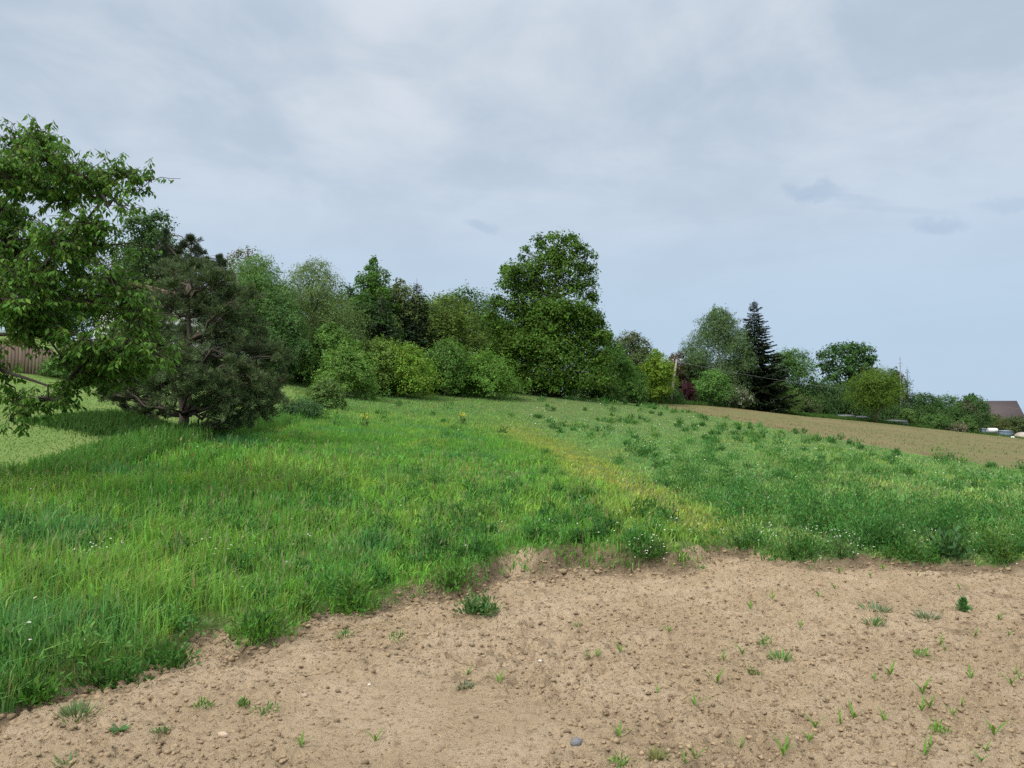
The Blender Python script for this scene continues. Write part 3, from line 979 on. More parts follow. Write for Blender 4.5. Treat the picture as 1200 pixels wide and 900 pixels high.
def lobe_foliage(mb, lobes, n_leaf, leaf, col, var=.2, tuft=.15, up=.35, aspect=.6, droop=0.0, col2=None, f2=.0, core=.62, rag=.3):
    """lobes: (centre, radii) list; leaves gathered in tufts near each lobe's skin"""
    C = np.array([l[0] for l in lobes]); R = np.array([l[1] for l in lobes])
    area = (R[:, 0] * R[:, 2] + R[:, 0] * R[:, 1] + R[:, 1] * R[:, 2]); area = area / area.sum()
    per = 16
    nt_ = max(1, n_leaf // per)
    li = rng.choice(len(lobes), nt_, p=area)
    d = rdir(nt_); d[:, 2] = np.where(d[:, 2] < -.35, -d[:, 2], d[:, 2])
    q = core + (1 - core) * rng.random(nt_) ** .6
    q = q * (1 + rag * rng.normal(size=nt_).clip(-1.2, 1.6) * .5)
    spr = rng.random(nt_) < .13
    q = np.where(spr, q * (1.08 + .32 * rng.random(nt_)), q)
    T = C[li] + d * q[:, None] * R[li]
    ts = np.repeat(tuft * R[li].mean(1) * np.where(spr, .5, .7 + .7 * rng.random(nt_)), per)
    d2 = np.repeat(d, per, 0); n = len(d2)
    P = np.repeat(T, per, 0) + rng.normal(size=(n, 3)) * ts[:, None]
    N = unit(d2 * .85 + np.array([0, 0, up]) + rng.normal(size=(n, 3)) * .42)
    A = unit(np.cross(N, rng.normal(size=(n, 3))) + np.array([0, 0, -droop]))
    c = np.repeat(np.asarray(col)[None], nt_, 0)
    if col2 is not None:
        k = rng.random(nt_) < f2
        c[k] = col2
    c = c * (1 + var * rng.normal(size=(nt_, 1)).clip(-1.6, 1.6))
    c = jitter(np.repeat(c * 1.45, per, 0), .12)
    L = leaf * (.5 + 1.0 * rng.random(n))
    add_leaves(mb, P, A, N, L, L * aspect, c, .18)


PROFILES = {
    'round': lambda t: np.sqrt(np.clip(1 - (2 * t - .95) ** 2 / 1.1, .05, 1)),
    'tall': lambda t: np.clip(np.sin(np.clip(t, 0, 1) ** .8 * math.pi * .93 + .12), .08, 1),
    'bush': lambda t: np.sqrt(np.clip(1 - (t * .98) ** 2.2, .05, 1)),
    'cone': lambda t: np.clip(1.02 - t, .04, 1) ** .8,
}


def tree(name, label, px, basepy, toppy, wpx, D, col, shape='round', cb=.12, n=6000, leaf=.2, nl=16, cat='tree', trunk_col=(.11, .085, .06),
         tr=.14, lobe=.44, depth=.9, group=None, base=None, **kw):
    """a leafy tree: trunk with limbs, and a crown of leaf tufts in lobes"""
    s = D / FPX
    P = at(px, basepy, D); X, Y = P[0], P[1]
    Z = float(ground_z(X, Y)) - .05 if base is None else base
    top = at(px, toppy, D)[2]; H = max(.4, top - Z)
    R = wpx * s * .5 * 1.16; n = int(n * 2.3); leaf = leaf * .78
    e = empty(name, (X, Y, Z), label, cat, group)
    prof = PROFILES[shape]
    if name == 'leafy_bush' and D < 60: col = np.array(col) * [1.14, 1.12, 1.0]
    if cat == 'bush' and name == 'leafy_bush': kw.setdefault('rag', .55); kw.setdefault('core', .5)
    lobes = []
    lr0 = R * lobe
    for i in range(nl):
        t = (i + .5) / nl
        w = prof(np.array([t]))[0] * R
        r = min(lr0 * (.75 + .5 * rng.random()), max(w, R * .16))
        a = i * 2.39996 + rng.random() * .8
        rad = max(0, w - r * .62) * (.82 + .22 * rng.random())
        hz = r * (.75 + .3 * rng.random())
        zc = H * cb + hz * (.7 if cb > .07 else .3) + t * (H * (1 - cb) - hz * (1.55 if cb > .07 else 1.15))
        lobes.append((np.array([math.cos(a) * rad, math.sin(a) * rad * depth, zc]), np.array([r, r, hz])))
    lobes.append((np.array([0, 0, H * (cb + (1 - cb) * .45)]), np.array([R * .5, R * .5, H * (1 - cb) * .36])))
    mb = MB()
    lobe_foliage(mb, lobes, n, leaf, col, **kw)
    mb.build('crown', M_LEAF, e)
    mb = MB()
    th = tr * H ** .9 * .16
    mb.tube(limb_path((0, 0, -.1), (0, 0, H * .8), 7, .012), np.linspace(th, th * .15, 7), trunk_col, 7)
    for i, (c, r) in enumerate(lobes[:-1]):
        if i % 2 and nl > 12: continue
        z0 = max(H * .08, min(c[2] * .75, H * .7))
        mb.tube(limb_path((0, 0, z0), c * .97, 5, .05), np.linspace(th * .45, th * .08, 5), trunk_col, 5)
    mb.build('trunk', M_BARK, e)
    return e


def px_tree(name, label, px, basepy, D, lobes_px, col, n, leaf, trunk_px, trunk_col=(.09, .07, .05), tr=.3, cat='tree', limbs=True, dz=1.0, mat=None, **kw):
    """tree whose lobes are placed one by one: (px, py, radius px, depth offset in m)"""
    s = D / FPX
    P = at(px, basepy, D); X, Y = P[0], P[1]; Z = float(ground_z(X, Y)) - .05
    e = empty(name, (X, Y, Z), label, cat)
    o3 = np.array([X, Y, Z])
    L = []
    for q in lobes_px:
        dep = q[3] if len(q) > 3 else rng.normal() * q[2] * s * dz
        c = at(q[0], q[1], D + dep) - o3
        r = q[2] * s 
        L.append((c, np.array([r, r, r * .92])))
    mb = MB(); lobe_foliage(mb, L, n, leaf, col, **kw); mb.build('crown', mat or M_LEAF, e)
    mb = MB()
    tp = [np.array([0, 0, -.1])] + [at(a, b, D) - o3 for a, b in trunk_px]
    tp = np.array(tp)
    mb.tube(tp, np.linspace(tr, tr * .25, len(tp)), trunk_col, 8)
    if limbs:
        for c, r in L:
            k = np.argmin(np.linalg.norm(tp - (c - [0, 0, np.linalg.norm(c[:2]) * .6 + .3]), axis=1))
            mb.tube(limb_path(tp[k], c, 5, .06), np.linspace(tr * .35, tr * .06, 5), trunk_col, 5)
    mb.build('trunk', M_BARK, e)
    return e


# the big lone tree in the middle
reseed(11)
px_tree('oak_tree', 'tallest broad oak like tree with lobed dark green crown above the meadow', 650, 463, 60,
        [(650, 282, 11), (634, 286, 10), (668, 284, 10), (676, 294, 11), (655, 298, 12), (690, 300, 9), (688, 318, 12), (614, 294, 6), (613, 303, 6), (601, 322, 13), (595, 318, 8), (620, 322, 17), (645, 312, 20), (668, 318, 18),
         (598, 336, 14), (618, 345, 20), (644, 340, 20), (672, 342, 16), (690, 335, 11), (693, 350, 9), (583, 352, 8), (584, 360, 10), (604, 366, 17), (632, 370, 22), (661, 366, 18), (682, 368, 15), (690, 380, 12),
         (586, 388, 12), (612, 374, 15, 0), (650, 374, 21, .5), (634, 382, 20, -1), (672, 380, 18, .4), (690, 370, 13, -.3), (708, 396, 9), (575, 374, 8), (610, 396, 20), (634, 404, 22), (658, 392, 22), (682, 400, 20), (697, 388, 14), (703, 378, 7), (705, 402, 14), (590, 412, 22), (618, 420, 28), (648, 424, 30), (680, 420, 27), (706, 424, 14),
         (600, 440, 22), (628, 447, 22, -1), (655, 450, 22, -1.2), (684, 446, 22, -1), (705, 446, 14), (640, 410, 22, -1.5), (612, 408, 20, -1.5)],
        (.056, .110, .016), 76000, .17, [(652, 430), (654, 390), (650, 350), (652, 310)], tr=.30, trunk_col=(.05, .042, .034), tuft=.20, aspect=.75, var=.25, dz=.7, core=.50, rag=.45)

reseed(12)
GR = (.060, .125, .030); YG = (.096, .168, .026); DG = (.034, .075, .018); WI = (.098, .145, .052); OL = (.085, .115, .035); BR = (.105, .085, .045)
T = tree
# left background
T('garden_tree', 'green round topped tree rising highest behind the dark pine', 176, 436, 246, 74, 46, (.05, .095, .03), cb=.2, n=7000, nl=14)
T('copper_tree', 'brownish red leaved tree between cherry and pine', 163, 436, 290, 105, 52, (.085, .075, .035), cb=.1, n=8000, col2=(.06, .08, .03), f2=.4, leaf=.17)
T('broadleaf_tree', 'dull green tree filling the gap behind the left of the pine', 222, 442, 318, 90, 54, (.055, .075, .03), cb=.05, n=8000, leaf=.17)
T('budding_tree', 'brown twiggy budding tree behind the first willow', 287, 444, 288, 62, 52, BR, cb=.2, n=3600, leaf=.16, col2=(.075, .10, .04), f2=.45)
T('willow_tree', 'soft grey green willow nearest to the pine', 299, 448, 297, 88, 43, (.080, .150, .045), 'bush', cb=.05, n=15000, leaf=.17, aspect=.3, droop=.5, nl=20)
T('willow_tree', 'wider grey green willow with rounded top right of the first willow', 366, 452, 304, 104, 46, WI, 'bush', cb=.04, n=18000, leaf=.17, aspect=.3, droop=.5, nl=22)
T('willow_tree', 'lower willow foliage in front of the gap between both willows', 330, 448, 345, 60, 42.5, (.065, .125, .04), 'tall', cb=.05, n=7000, leaf=.16, aspect=.35, droop=.4)
T('broadleaf_tree', 'tree with a bright pointed top above the willows and bushes', 437, 456, 299, 52, 54, (.062, .13, .024), 'tall', cb=.1, n=7000, leaf=.2)
T('broadleaf_tree', 'dark leafy tree below the bright pointed top', 432, 456, 338, 66, 51, DG, 'tall', cb=.05, n=7000, leaf=.2)
T('broadleaf_tree', 'olive brown tree left of the dark spruce pair', 466, 458, 324, 70, 56, OL, 'tall', cb=.1, n=6000, leaf=.2)
T('broadleaf_tree', 'olive green rounded tree right of the dark spruce pair', 525, 459, 345, 78, 57, (.085, .13, .028), cb=.1, n=8000, leaf=.2)
T('broadleaf_tree', 'dark green tree crown peeping over the olive tree', 545, 461, 338, 80, 68, (.045, .095, .022), cb=.2, n=6500, leaf=.24)
T('broadleaf_tree', 'dark green tree filling the gap left of the big oak', 577, 461, 362, 56, 64, (.045, .095, .020), 'tall', cb=.05, n=6500, leaf=.22)
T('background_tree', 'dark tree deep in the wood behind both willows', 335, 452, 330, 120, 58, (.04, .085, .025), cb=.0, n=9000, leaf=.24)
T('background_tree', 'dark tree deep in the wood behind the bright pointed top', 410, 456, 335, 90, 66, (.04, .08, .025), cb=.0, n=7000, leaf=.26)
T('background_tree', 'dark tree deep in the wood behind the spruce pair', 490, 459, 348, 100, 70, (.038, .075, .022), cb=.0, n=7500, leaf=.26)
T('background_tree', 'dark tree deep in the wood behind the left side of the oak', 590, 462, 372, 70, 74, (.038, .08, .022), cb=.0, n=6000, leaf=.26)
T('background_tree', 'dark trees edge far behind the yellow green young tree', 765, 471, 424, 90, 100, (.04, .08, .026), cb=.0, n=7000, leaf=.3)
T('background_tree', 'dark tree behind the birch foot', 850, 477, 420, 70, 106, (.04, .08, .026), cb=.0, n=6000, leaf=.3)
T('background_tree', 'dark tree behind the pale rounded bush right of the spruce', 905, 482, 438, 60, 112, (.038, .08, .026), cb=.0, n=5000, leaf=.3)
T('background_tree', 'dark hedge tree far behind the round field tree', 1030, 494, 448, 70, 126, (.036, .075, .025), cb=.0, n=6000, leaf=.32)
# front bushes of the wood
T('leafy_bush', 'fresh green bush on the left end of the wood edge, beside the small lawn', 388, 457, 378, 66, 44, (.075, .15, .035), 'tall', cb=.0, n=8000, leaf=.15, cat='bush')
T('leafy_bush', 'light green rounded bush in front of the taller wood edge bush', 407, 457, 406, 62, 41, (.090, .165, .042), 'bush', cb=.0, n=6500, leaf=.14, cat='bush')
T('leafy_bush', 'yellowish green bush with an upright tip', 445, 458, 392, 62, 47, (.090, .150, .034), 'tall', cb=.0, n=7500, leaf=.15, cat='bush')
T('leafy_bush', 'most yellow of the bushes along the wood edge', 474, 458, 402, 66, 47, YG, 'bush', cb=.0, n=7500, leaf=.15, cat='bush')
T('leafy_bush', 'mid green bush with loose upright top right of the yellow bush', 523, 460, 396, 62, 52, (.068, .135, .034), 'tall', cb=.0, n=7000, leaf=.16, cat='bush')
T('leafy_bush', 'broad bright green bush just left of the big oak', 568, 461, 412, 74, 53, (.075, .15, .030), 'bush', cb=.0, n=7500, leaf=.16, cat='bush')
T('leafy_bush', 'dark undergrowth bush low between bright bushes and oak', 540, 461, 430, 60, 55, DG, 'bush', cb=.0, n=4000, leaf=.17, cat='bush')
T('small_shrub', 'small lone shrub in the rough grass before the wood', 381, 480, 442, 40, 34, (.085, .140, .040), 'bush', cb=.0, n=3600, leaf=.10, cat='shrub')
T('ground_shrub', 'flat dark creeping shrub between pine and small lone shrub', 352, 487, 472, 54, 29, (.042, .085, .030), 'bush', cb=.0, n=2600, leaf=.09, cat='shrub')
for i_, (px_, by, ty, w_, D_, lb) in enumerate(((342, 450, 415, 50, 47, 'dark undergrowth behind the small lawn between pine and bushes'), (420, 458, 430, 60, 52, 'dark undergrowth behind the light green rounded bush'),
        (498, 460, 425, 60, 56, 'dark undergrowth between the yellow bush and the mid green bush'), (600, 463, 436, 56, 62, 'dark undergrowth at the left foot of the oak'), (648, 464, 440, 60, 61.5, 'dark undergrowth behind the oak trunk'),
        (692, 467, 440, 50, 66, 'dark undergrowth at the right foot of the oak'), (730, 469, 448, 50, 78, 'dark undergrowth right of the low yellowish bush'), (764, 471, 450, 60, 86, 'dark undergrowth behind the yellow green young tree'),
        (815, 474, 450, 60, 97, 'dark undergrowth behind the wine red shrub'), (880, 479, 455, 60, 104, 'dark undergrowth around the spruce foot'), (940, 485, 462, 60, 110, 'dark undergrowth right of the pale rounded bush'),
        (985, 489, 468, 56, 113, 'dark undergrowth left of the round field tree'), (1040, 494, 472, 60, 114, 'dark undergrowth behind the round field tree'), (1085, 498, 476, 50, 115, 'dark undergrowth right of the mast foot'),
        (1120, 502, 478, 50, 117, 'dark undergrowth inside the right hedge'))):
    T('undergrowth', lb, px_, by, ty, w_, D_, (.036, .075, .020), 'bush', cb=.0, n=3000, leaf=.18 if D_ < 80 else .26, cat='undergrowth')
# right of the oak
T('broadleaf_tree', 'green tree leaning out from the right side of the oak', 716, 467, 398, 52, 68, (.062, .13, .028), 'tall', cb=.0, n=6500, leaf=.22)
T('broadleaf_tree', 'brownish green tree behind between oak and yellow tree', 741, 469, 389, 48, 82, (.075, .09, .035), cb=.1, n=5500, leaf=.24, col2=(.06, .10, .03), f2=.4)
T('leafy_bush', 'green bush at the fence between oak and yellow tree', 737, 470, 425, 40, 76, (.068, .135, .030), 'bush', cb=.0, n=4500, leaf=.2, cat='bush')
T('leafy_bush', 'low yellowish bush under the right edge of the oak', 703, 467, 436, 34, 66, (.085, .14, .03), 'bush', cb=.0, n=3200, leaf=.18, cat='bush')
T('young_tree', 'bright yellow green young tree beside the leaning pole', 769, 471, 407, 42, 80, (.115, .185, .022), 'tall', cb=.06, n=6500, leaf=.2, var=.14)
T('broadleaf_tree', 'reddish brown topped tree behind the leaning pole', 795, 472, 412, 26, 96, (.085, .065, .04), cb=.2, n=2600, leaf=.22)
T('broadleaf_tree', 'dark tree between the leaning pole and the birch', 812, 473, 416, 40, 98, (.036, .078, .026), 'tall', cb=.0, n=5000, leaf=.25)
T('purple_shrub', 'dark wine red rounded shrub right of the leaning pole', 806, 472, 447, 19, 88, (.045, .016, .022), cb=.0, n=2200, leaf=.16, cat='shrub')
T('birch_tree', 'tall pale birch with drooping thin foliage left of the spruce', 843, 476, 357, 78, 96, (.070, .115, .045), 'tall', cb=.0, n=21000, leaf=.25, nl=26, aspect=.4, droop=.8, lobe=.36, rag=.5, trunk_col=(.5, .48, .44), tr=.12)
T('young_tree', 'green leafy young tree in front of the birch', 834, 477, 432, 46, 90, (.080, .165, .040), 'tall', cb=.05, n=5500, leaf=.2)
T('flowering_shrub', 'shrub with whitish blossoms at the foot of the birch', 862, 477, 450, 36, 93, (.075, .11, .045), 'bush', cb=.0, n=3200, leaf=.18, col2=(.30, .31, .26), f2=.22, cat='shrub')
T('leafy_bush', 'dull green bush at the foot of the spruce', 880, 480, 460, 28, 98, (.070, .125, .033), 'bush', cb=.0, n=2600, leaf=.2, cat='bush')
T('leafy_bush', 'pale green rounded bush right of the spruce foot', 914, 483, 446, 40, 100, (.100, .165, .042), 'bush', cb=.0, n=5200, leaf=.2, cat='bush')
T('broadleaf_tree', 'rounded mid green tree directly behind the right of the spruce', 928, 484, 407, 50, 112, (.062, .125, .032), cb=.1, n=6500, leaf=.28)
T('broadleaf_tree', 'dark hedge tree between the rounded tree and the wide crowned tree', 955, 486, 445, 60, 114, (.040, .080, .026), cb=.0, n=6500, leaf=.28)
T('leafy_bush', 'reddish tinted low bush at the field edge right of the pale bush', 943, 486, 465, 30, 106, (.065, .095, .035), 'bush', cb=.0, n=2400, leaf=.22, cat='bush')
px_tree('broad_tree', 'wide crowned dark tree standing above the hedge on the right', 993, 488, 122,
        [(990, 410, 9), (978, 414, 9), (1002, 412, 10), (1015, 416, 9), (1022, 424, 7), (967, 420, 9), (960, 432, 7), (972, 434, 10), (985, 424, 12), (1000, 427, 13), (1014, 432, 11), (990, 440, 13), (1008, 444, 12), (1022, 440, 8), (975, 445, 9), (1000, 456, 14), (985, 458, 12)],
        (.038, .085, .022), 9000, .32, [(995, 465), (995, 440), (994, 420)], tr=.35, tuft=.22, rag=.5, aspect=.8)
T('broadleaf_tree', 'dark undergrowth tree below the wide crowned tree', 985, 489, 448, 52, 116, (.042, .085, .03), cb=.0, n=5000, leaf=.28)
T('field_tree', 'olive green round tree with a short trunk standing in front at the field edge', 1027, 493, 431, 58, 103, (.068, .118, .017), 'round', cb=.10, n=9500, leaf=.22, nl=20, var=.12, tr=.2)
T('broadleaf_tree', 'dark ragged tree behind the mast', 1050, 494, 428, 26, 118, (.035, .070, .026), 'tall', cb=.1, n=3000, leaf=.28, rag=.6)
T('broadleaf_tree', 'dark green hedge tree just right of the mast', 1083, 498, 460, 44, 118, (.040, .085, .025), cb=.0, n=5000, leaf=.28)
T('broadleaf_tree', 'mid green hedge tree in the middle of the right hedge', 1108, 501, 463, 44, 120, (.050, .105, .028), cb=.0, n=5000, leaf=.28)
T('broadleaf_tree', 'tallest dark tree at the right end of the hedge beside the house', 1138, 505, 459, 38, 122, (.038, .090, .022), 'tall', cb=.0, n=5500, leaf=.28)
T('broadleaf_tree', 'grey brown leaved tree left of the tallest hedge end tree', 1132, 504, 468, 30, 118, (.070, .085, .045), 'tall', cb=.0, n=4000, leaf=.26)
T('leafy_bush', 'light green shrub at the foot of the mast', 1063, 495, 479, 20, 108, (.085, .15, .04), 'bush', cb=.0, n=2200, leaf=.2, cat='bush')
T('leafy_bush', 'rounded green bush at the foot of the right hedge', 1098, 500, 485, 34, 110, (.060, .12, .032), 'bush', cb=.0, n=3000, leaf=.22, cat='bush')
T('leafy_bush', 'small green bush at the right hedge end', 1131, 505, 489, 24, 112, (.060, .115, .03), 'bush', cb=.0, n=2200, leaf=.22, cat='bush')
T('grey_shrub', 'greyish dry shrub patch at the field edge before the hedge', 1117, 502, 496, 26, 110, (.13, .12, .085), 'bush', cb=.0, n=1500, leaf=.2, cat='shrub')
T('leafy_bush', 'olive bush directly in front of the house wall', 1166, 507, 486, 34, 126, (.080, .10, .035), 'bush', cb=.0, n=3200, leaf=.25, cat='bush')
T('leafy_bush', 'dark olive bush in front of the right end of the house', 1190, 508, 487, 34, 126, (.055, .08, .03), 'bush', cb=.0, n=3200, leaf=.25, cat='bush')
T('leafy_bush', 'dark bush at the right picture edge behind the arched shed', 1218, 512, 484, 40, 128, (.05, .085, .03), 'bush', cb=.0, n=3200, leaf=.25, cat='bush')
# garden shrubs on the far left
T('clipped_bush', 'clipped round reddish green ball bush above the plank fence', 24, 418, 395, 30, 38, (.085, .085, .030), 'round', cb=.0, n=3600, leaf=.09, lobe=.75, rag=.1, cat='bush')
T('clipped_bush', 'clipped bush cut off by the left picture edge above the fence', -2, 420, 404, 34, 36, (.085, .095, .032), 'round', cb=.0, n=3600, leaf=.09, lobe=.75, rag=.1, cat='bush')
T('garden_tree', 'green garden tree behind the cherry at the left edge', 60, 425, 330, 90, 52, (.05, .10, .028), cb=.05, n=6500, leaf=.2)
T('leafy_bush', 'low green shrub at the right end of the plank fence', 75, 440, 418, 46, 33, (.06, .12, .035), 'bush', cb=.0, n=3200, leaf=.1, cat='bush')
T('leafy_bush', 'dark shrub under the cherry twigs behind the lawn', 130, 438, 400, 90, 36, (.045, .075, .03), 'bush', cb=.0, n=6000, leaf=.13, cat='bush')


# ------------------------------------------------------------------ spruces
def spruce(label, px, basepy, toppy, wpx, D, col=(.018, .036, .018), n_br=190, per=60, gappy=.0):
    s = D / FPX
    P = at(px, basepy, D); X, Y = P[0], P[1]; Z = float(ground_z(X, Y)) - .05
    H = at(px, toppy, D)[2] - Z; R = wpx * s * .5
    e = empty('spruce_tree', (X, Y, Z), label, 'conifer')
    mt, mc = MB(), MB()
    mt.tube([(0, 0, -.1), (0, 0, H * .5), (0, 0, H + .35)], [H * .013, H * .008, .01], (.07, .055, .045), 7)
    for i in range(n_br):
        t = .03 + .965 * (i / n_br) ** .9
        a = i * 2.39996 + rng.random()
        L = R * (1 - t) ** .82 * (.75 + .4 * rng.random()) + .12
        z = H * t
        m = 5
        u = np.linspace(0, 1, m)
        dz_ = -.30 * L * u + .26 * L * u ** 2.5 + (.5 * L * u if t > .9 else 0)
        pts = np.stack([np.cos(a) * L * u, np.sin(a) * L * u, z + dz_], 1)
        mt.tube(pts, np.linspace(.03, .006, m), (.06, .05, .04), 3)
        k = max(8, int(per * (L / R) ** .8))
        uu = .12 + .9 * rng.random(k)
        bp = np.stack([np.interp(uu, u, pts[:, q]) for q in range(3)], 1)
        side = rng.normal(size=k) * .22 * L * (1.1 - uu)
        bp += np.stack([-np.sin(a) * side, np.cos(a) * side, -np.abs(side) * .3], 1)
        A = np.stack([np.cos(a) + .9 * np.sign(side) * -np.sin(a), np.sin(a) + .9 * np.sign(side) * np.cos(a), -.35 + .25 * rng.normal(size=k)], 1)
        N = np.array([[0, 0, 1.]]) + .5 * rng.normal(size=(k, 3))
        ln = (.16 + .05 * R) * max(.35, (L / R) ** .5) * (.7 + .7 * rng.random(k))
        add_leaves(mc, bp, A, N, ln, ln * .45, jitter(np.repeat([col], k, 0), .22), .2)
    mc.build('crown', M_NEEDLE, e); mt.build('trunk', M_BARK, e)
    return e


reseed(13)
spruce('tall dark spruce with a pointed top on the right of the birch', 885, 479, 353, 96, 98, (.021, .037, .014), n_br=260, per=240)
spruce('dark spruce with thin leaders in the middle of the wood', 488, 458, 332, 92, 55, (.030, .058, .024), 170, 80)
spruce('second dark spruce behind the bushes, left of the one with thin leaders', 447, 456, 348, 88, 50, (.028, .058, .024), 150, 75)
spruce('small dark conifer between the leaning pole tree and the birch', 812, 474, 412, 26, 102, (.022, .042, .024), 80, 30)
spruce('ragged dark conifer right beside the mast', 1064, 496, 432, 28, 116, (.020, .038, .020), 80, 34)


# ------------------------------------------------------------------ pines near the lawn
def pine(label, px, basepy, D, lobes_px, n_tuft, trunk_px, tr, col, name='pine_tree', needle=.085, per=13, wd=.012):
    s = D / FPX
    P = at(px, basepy, D); X, Y = P[0], P[1]; Z = float(ground_z(X, Y)) - .05
    o3 = np.array([X, Y, Z])
    e = empty(name, (X, Y, Z), label, 'conifer')
    tp = np.array([np.array([0, 0, -.1])] + [at(a, b, D) - o3 for a, b in trunk_px])
    mt, mc = MB(), MB()
    bark = (.105, .085, .068)
    mt.tube(tp, np.linspace(tr, tr * .2, len(tp)), bark, 9)
    L = []
    for q in lobes_px:
        r = q[2] * s * .86
        dep = q[3] if len(q) > 3 else rng.normal() * r * 1.5
        L.append((at(q[0], q[1], D + dep) - o3, r))
    w = np.array([r ** 2 for _, r in L]); w /= w.sum()
    for (c, r), wi in zip(L, w):
        k = np.argmin(np.linalg.norm(tp - (c - [0, 0, np.linalg.norm(c[:2]) * .35]), axis=1))
        br = limb_path(tp[k], c, 6, .07, .04)
        mt.tube(br, np.linspace(tr * .34, tr * .07, 6), bark, 5)
        m = max(6, int(n_tuft * wi))
        ns = max(3, m // 11)
        sd = unit(rdir(ns) + np.array([0, 0, .30]) + unit(c - tp[k] + 1e-3) * .45)
        sl = r * (.7 + .7 * rng.random(ns) + .6 * (rng.random(ns) < .18))
        si = rng.integers(0, ns, m)
        q = .15 + .9 * rng.random(m) ** .75
        tips = c + sd[si] * (q * sl[si])[:, None] * [1.1, 1.1, .85] + rng.normal(size=(m, 3)) * .085 * r
        tips[:, 2] = np.maximum(tips[:, 2], .12)
        for j in range(0, m, 11):            # bare grey twigs inside
            st = br[rng.integers(2, 6)]
            mt.tube(limb_path(st, tips[j], 3, .08), [tr * .07, .006, .003], (.16, .14, .12), 3)
        out_ = unit(sd[si] + np.array([0, 0, .35]))
        A = unit(np.repeat(out_, per, 0) * .75 + rdir(m * per) * .8 + np.array([0, 0, .22]))
        PP = np.repeat(tips, per, 0) + A * (rng.random((m * per, 1)) * .05)
        tc = np.repeat(np.asarray(col)[None], m, 0) * (1 + .25 * rng.normal(size=(m, 1)).clip(-1.5, 1.8))
        brown = rng.random(m) < .06
        tc[brown] = (.085, .068, .045)
        add_leaves(mc, PP, A, rdir(m * per), needle * (.7 + .6 * rng.random(m * per)), wd, jitter(np.repeat(tc, per, 0), .15), .0)
    mc.build('crown', M_NEEDLE, e); mt.build('trunk', M_BARK, e)
    return e


reseed(14)
pine('dark grey green spreading pine with crooked trunk on the lawn edge', 214, 506, 18.3,
     [(205, 322, 16), (228, 318, 15), (262, 330, 14), (292, 352, 13), (275, 345, 14), (302, 396, 14), (318, 408, 9), (150, 375, 18), (136, 400, 16), (203, 338, 14), (219, 340, 22), (245, 335, 22), (262, 350, 18), (170, 360, 22), (200, 365, 26), (232, 365, 26), (262, 372, 24), (285, 380, 16),
      (160, 392, 24), (190, 396, 28), (222, 398, 28), (255, 402, 26), (284, 410, 20), (300, 420, 14), (148, 420, 22), (178, 428, 28), (212, 430, 30, -1), (246, 432, 28), (278, 436, 20), (316, 424, 15), (330, 418, 10),
      (140, 448, 20), (165, 455, 22), (120, 455, 14), (195, 456, 24, -1), (228, 458, 24, -1.2), (258, 458, 24, -.8), (288, 456, 24, -.6), (310, 465, 18), (290, 478, 18, -.6), (268, 474, 18, -.9), (300, 484, 14), (240, 474, 14, -1),
      (180, 472, 14), (155, 470, 14), (288, 490, 14, -.7), (268, 490, 12, -.8), (310, 484, 12, -.4), (140, 470, 12), (128, 462, 12), (172, 486, 12, -.2), (196, 484, 11, .3), (150, 482, 11, .4), (325, 470, 13, -.3), (330, 446, 12), (250, 486, 9, -.9), (312, 450, 16)],
     13500, [(216, 488), (213, 460), (215, 430), (222, 400), (221, 372), (222, 350)], .13, (.095, .140, .058), needle=.10, wd=.013)
pine('thin sparse pine with pale bare stem poking up behind the spreading pine', 222, 470, 24,
     [(226, 284, 8), (216, 290, 7), (232, 296, 8), (206, 300, 7), (228, 308, 10), (212, 314, 9), (240, 310, 7), (244, 318, 9), (256, 304, 6), (262, 312, 7), (200, 316, 8), (190, 286, 6), (194, 296, 8), (198, 275, 5)],
     1500, [(221, 400), (220, 340), (222, 310), (225, 285)], .09, (.060, .085, .045), needle=.11, wd=.014)


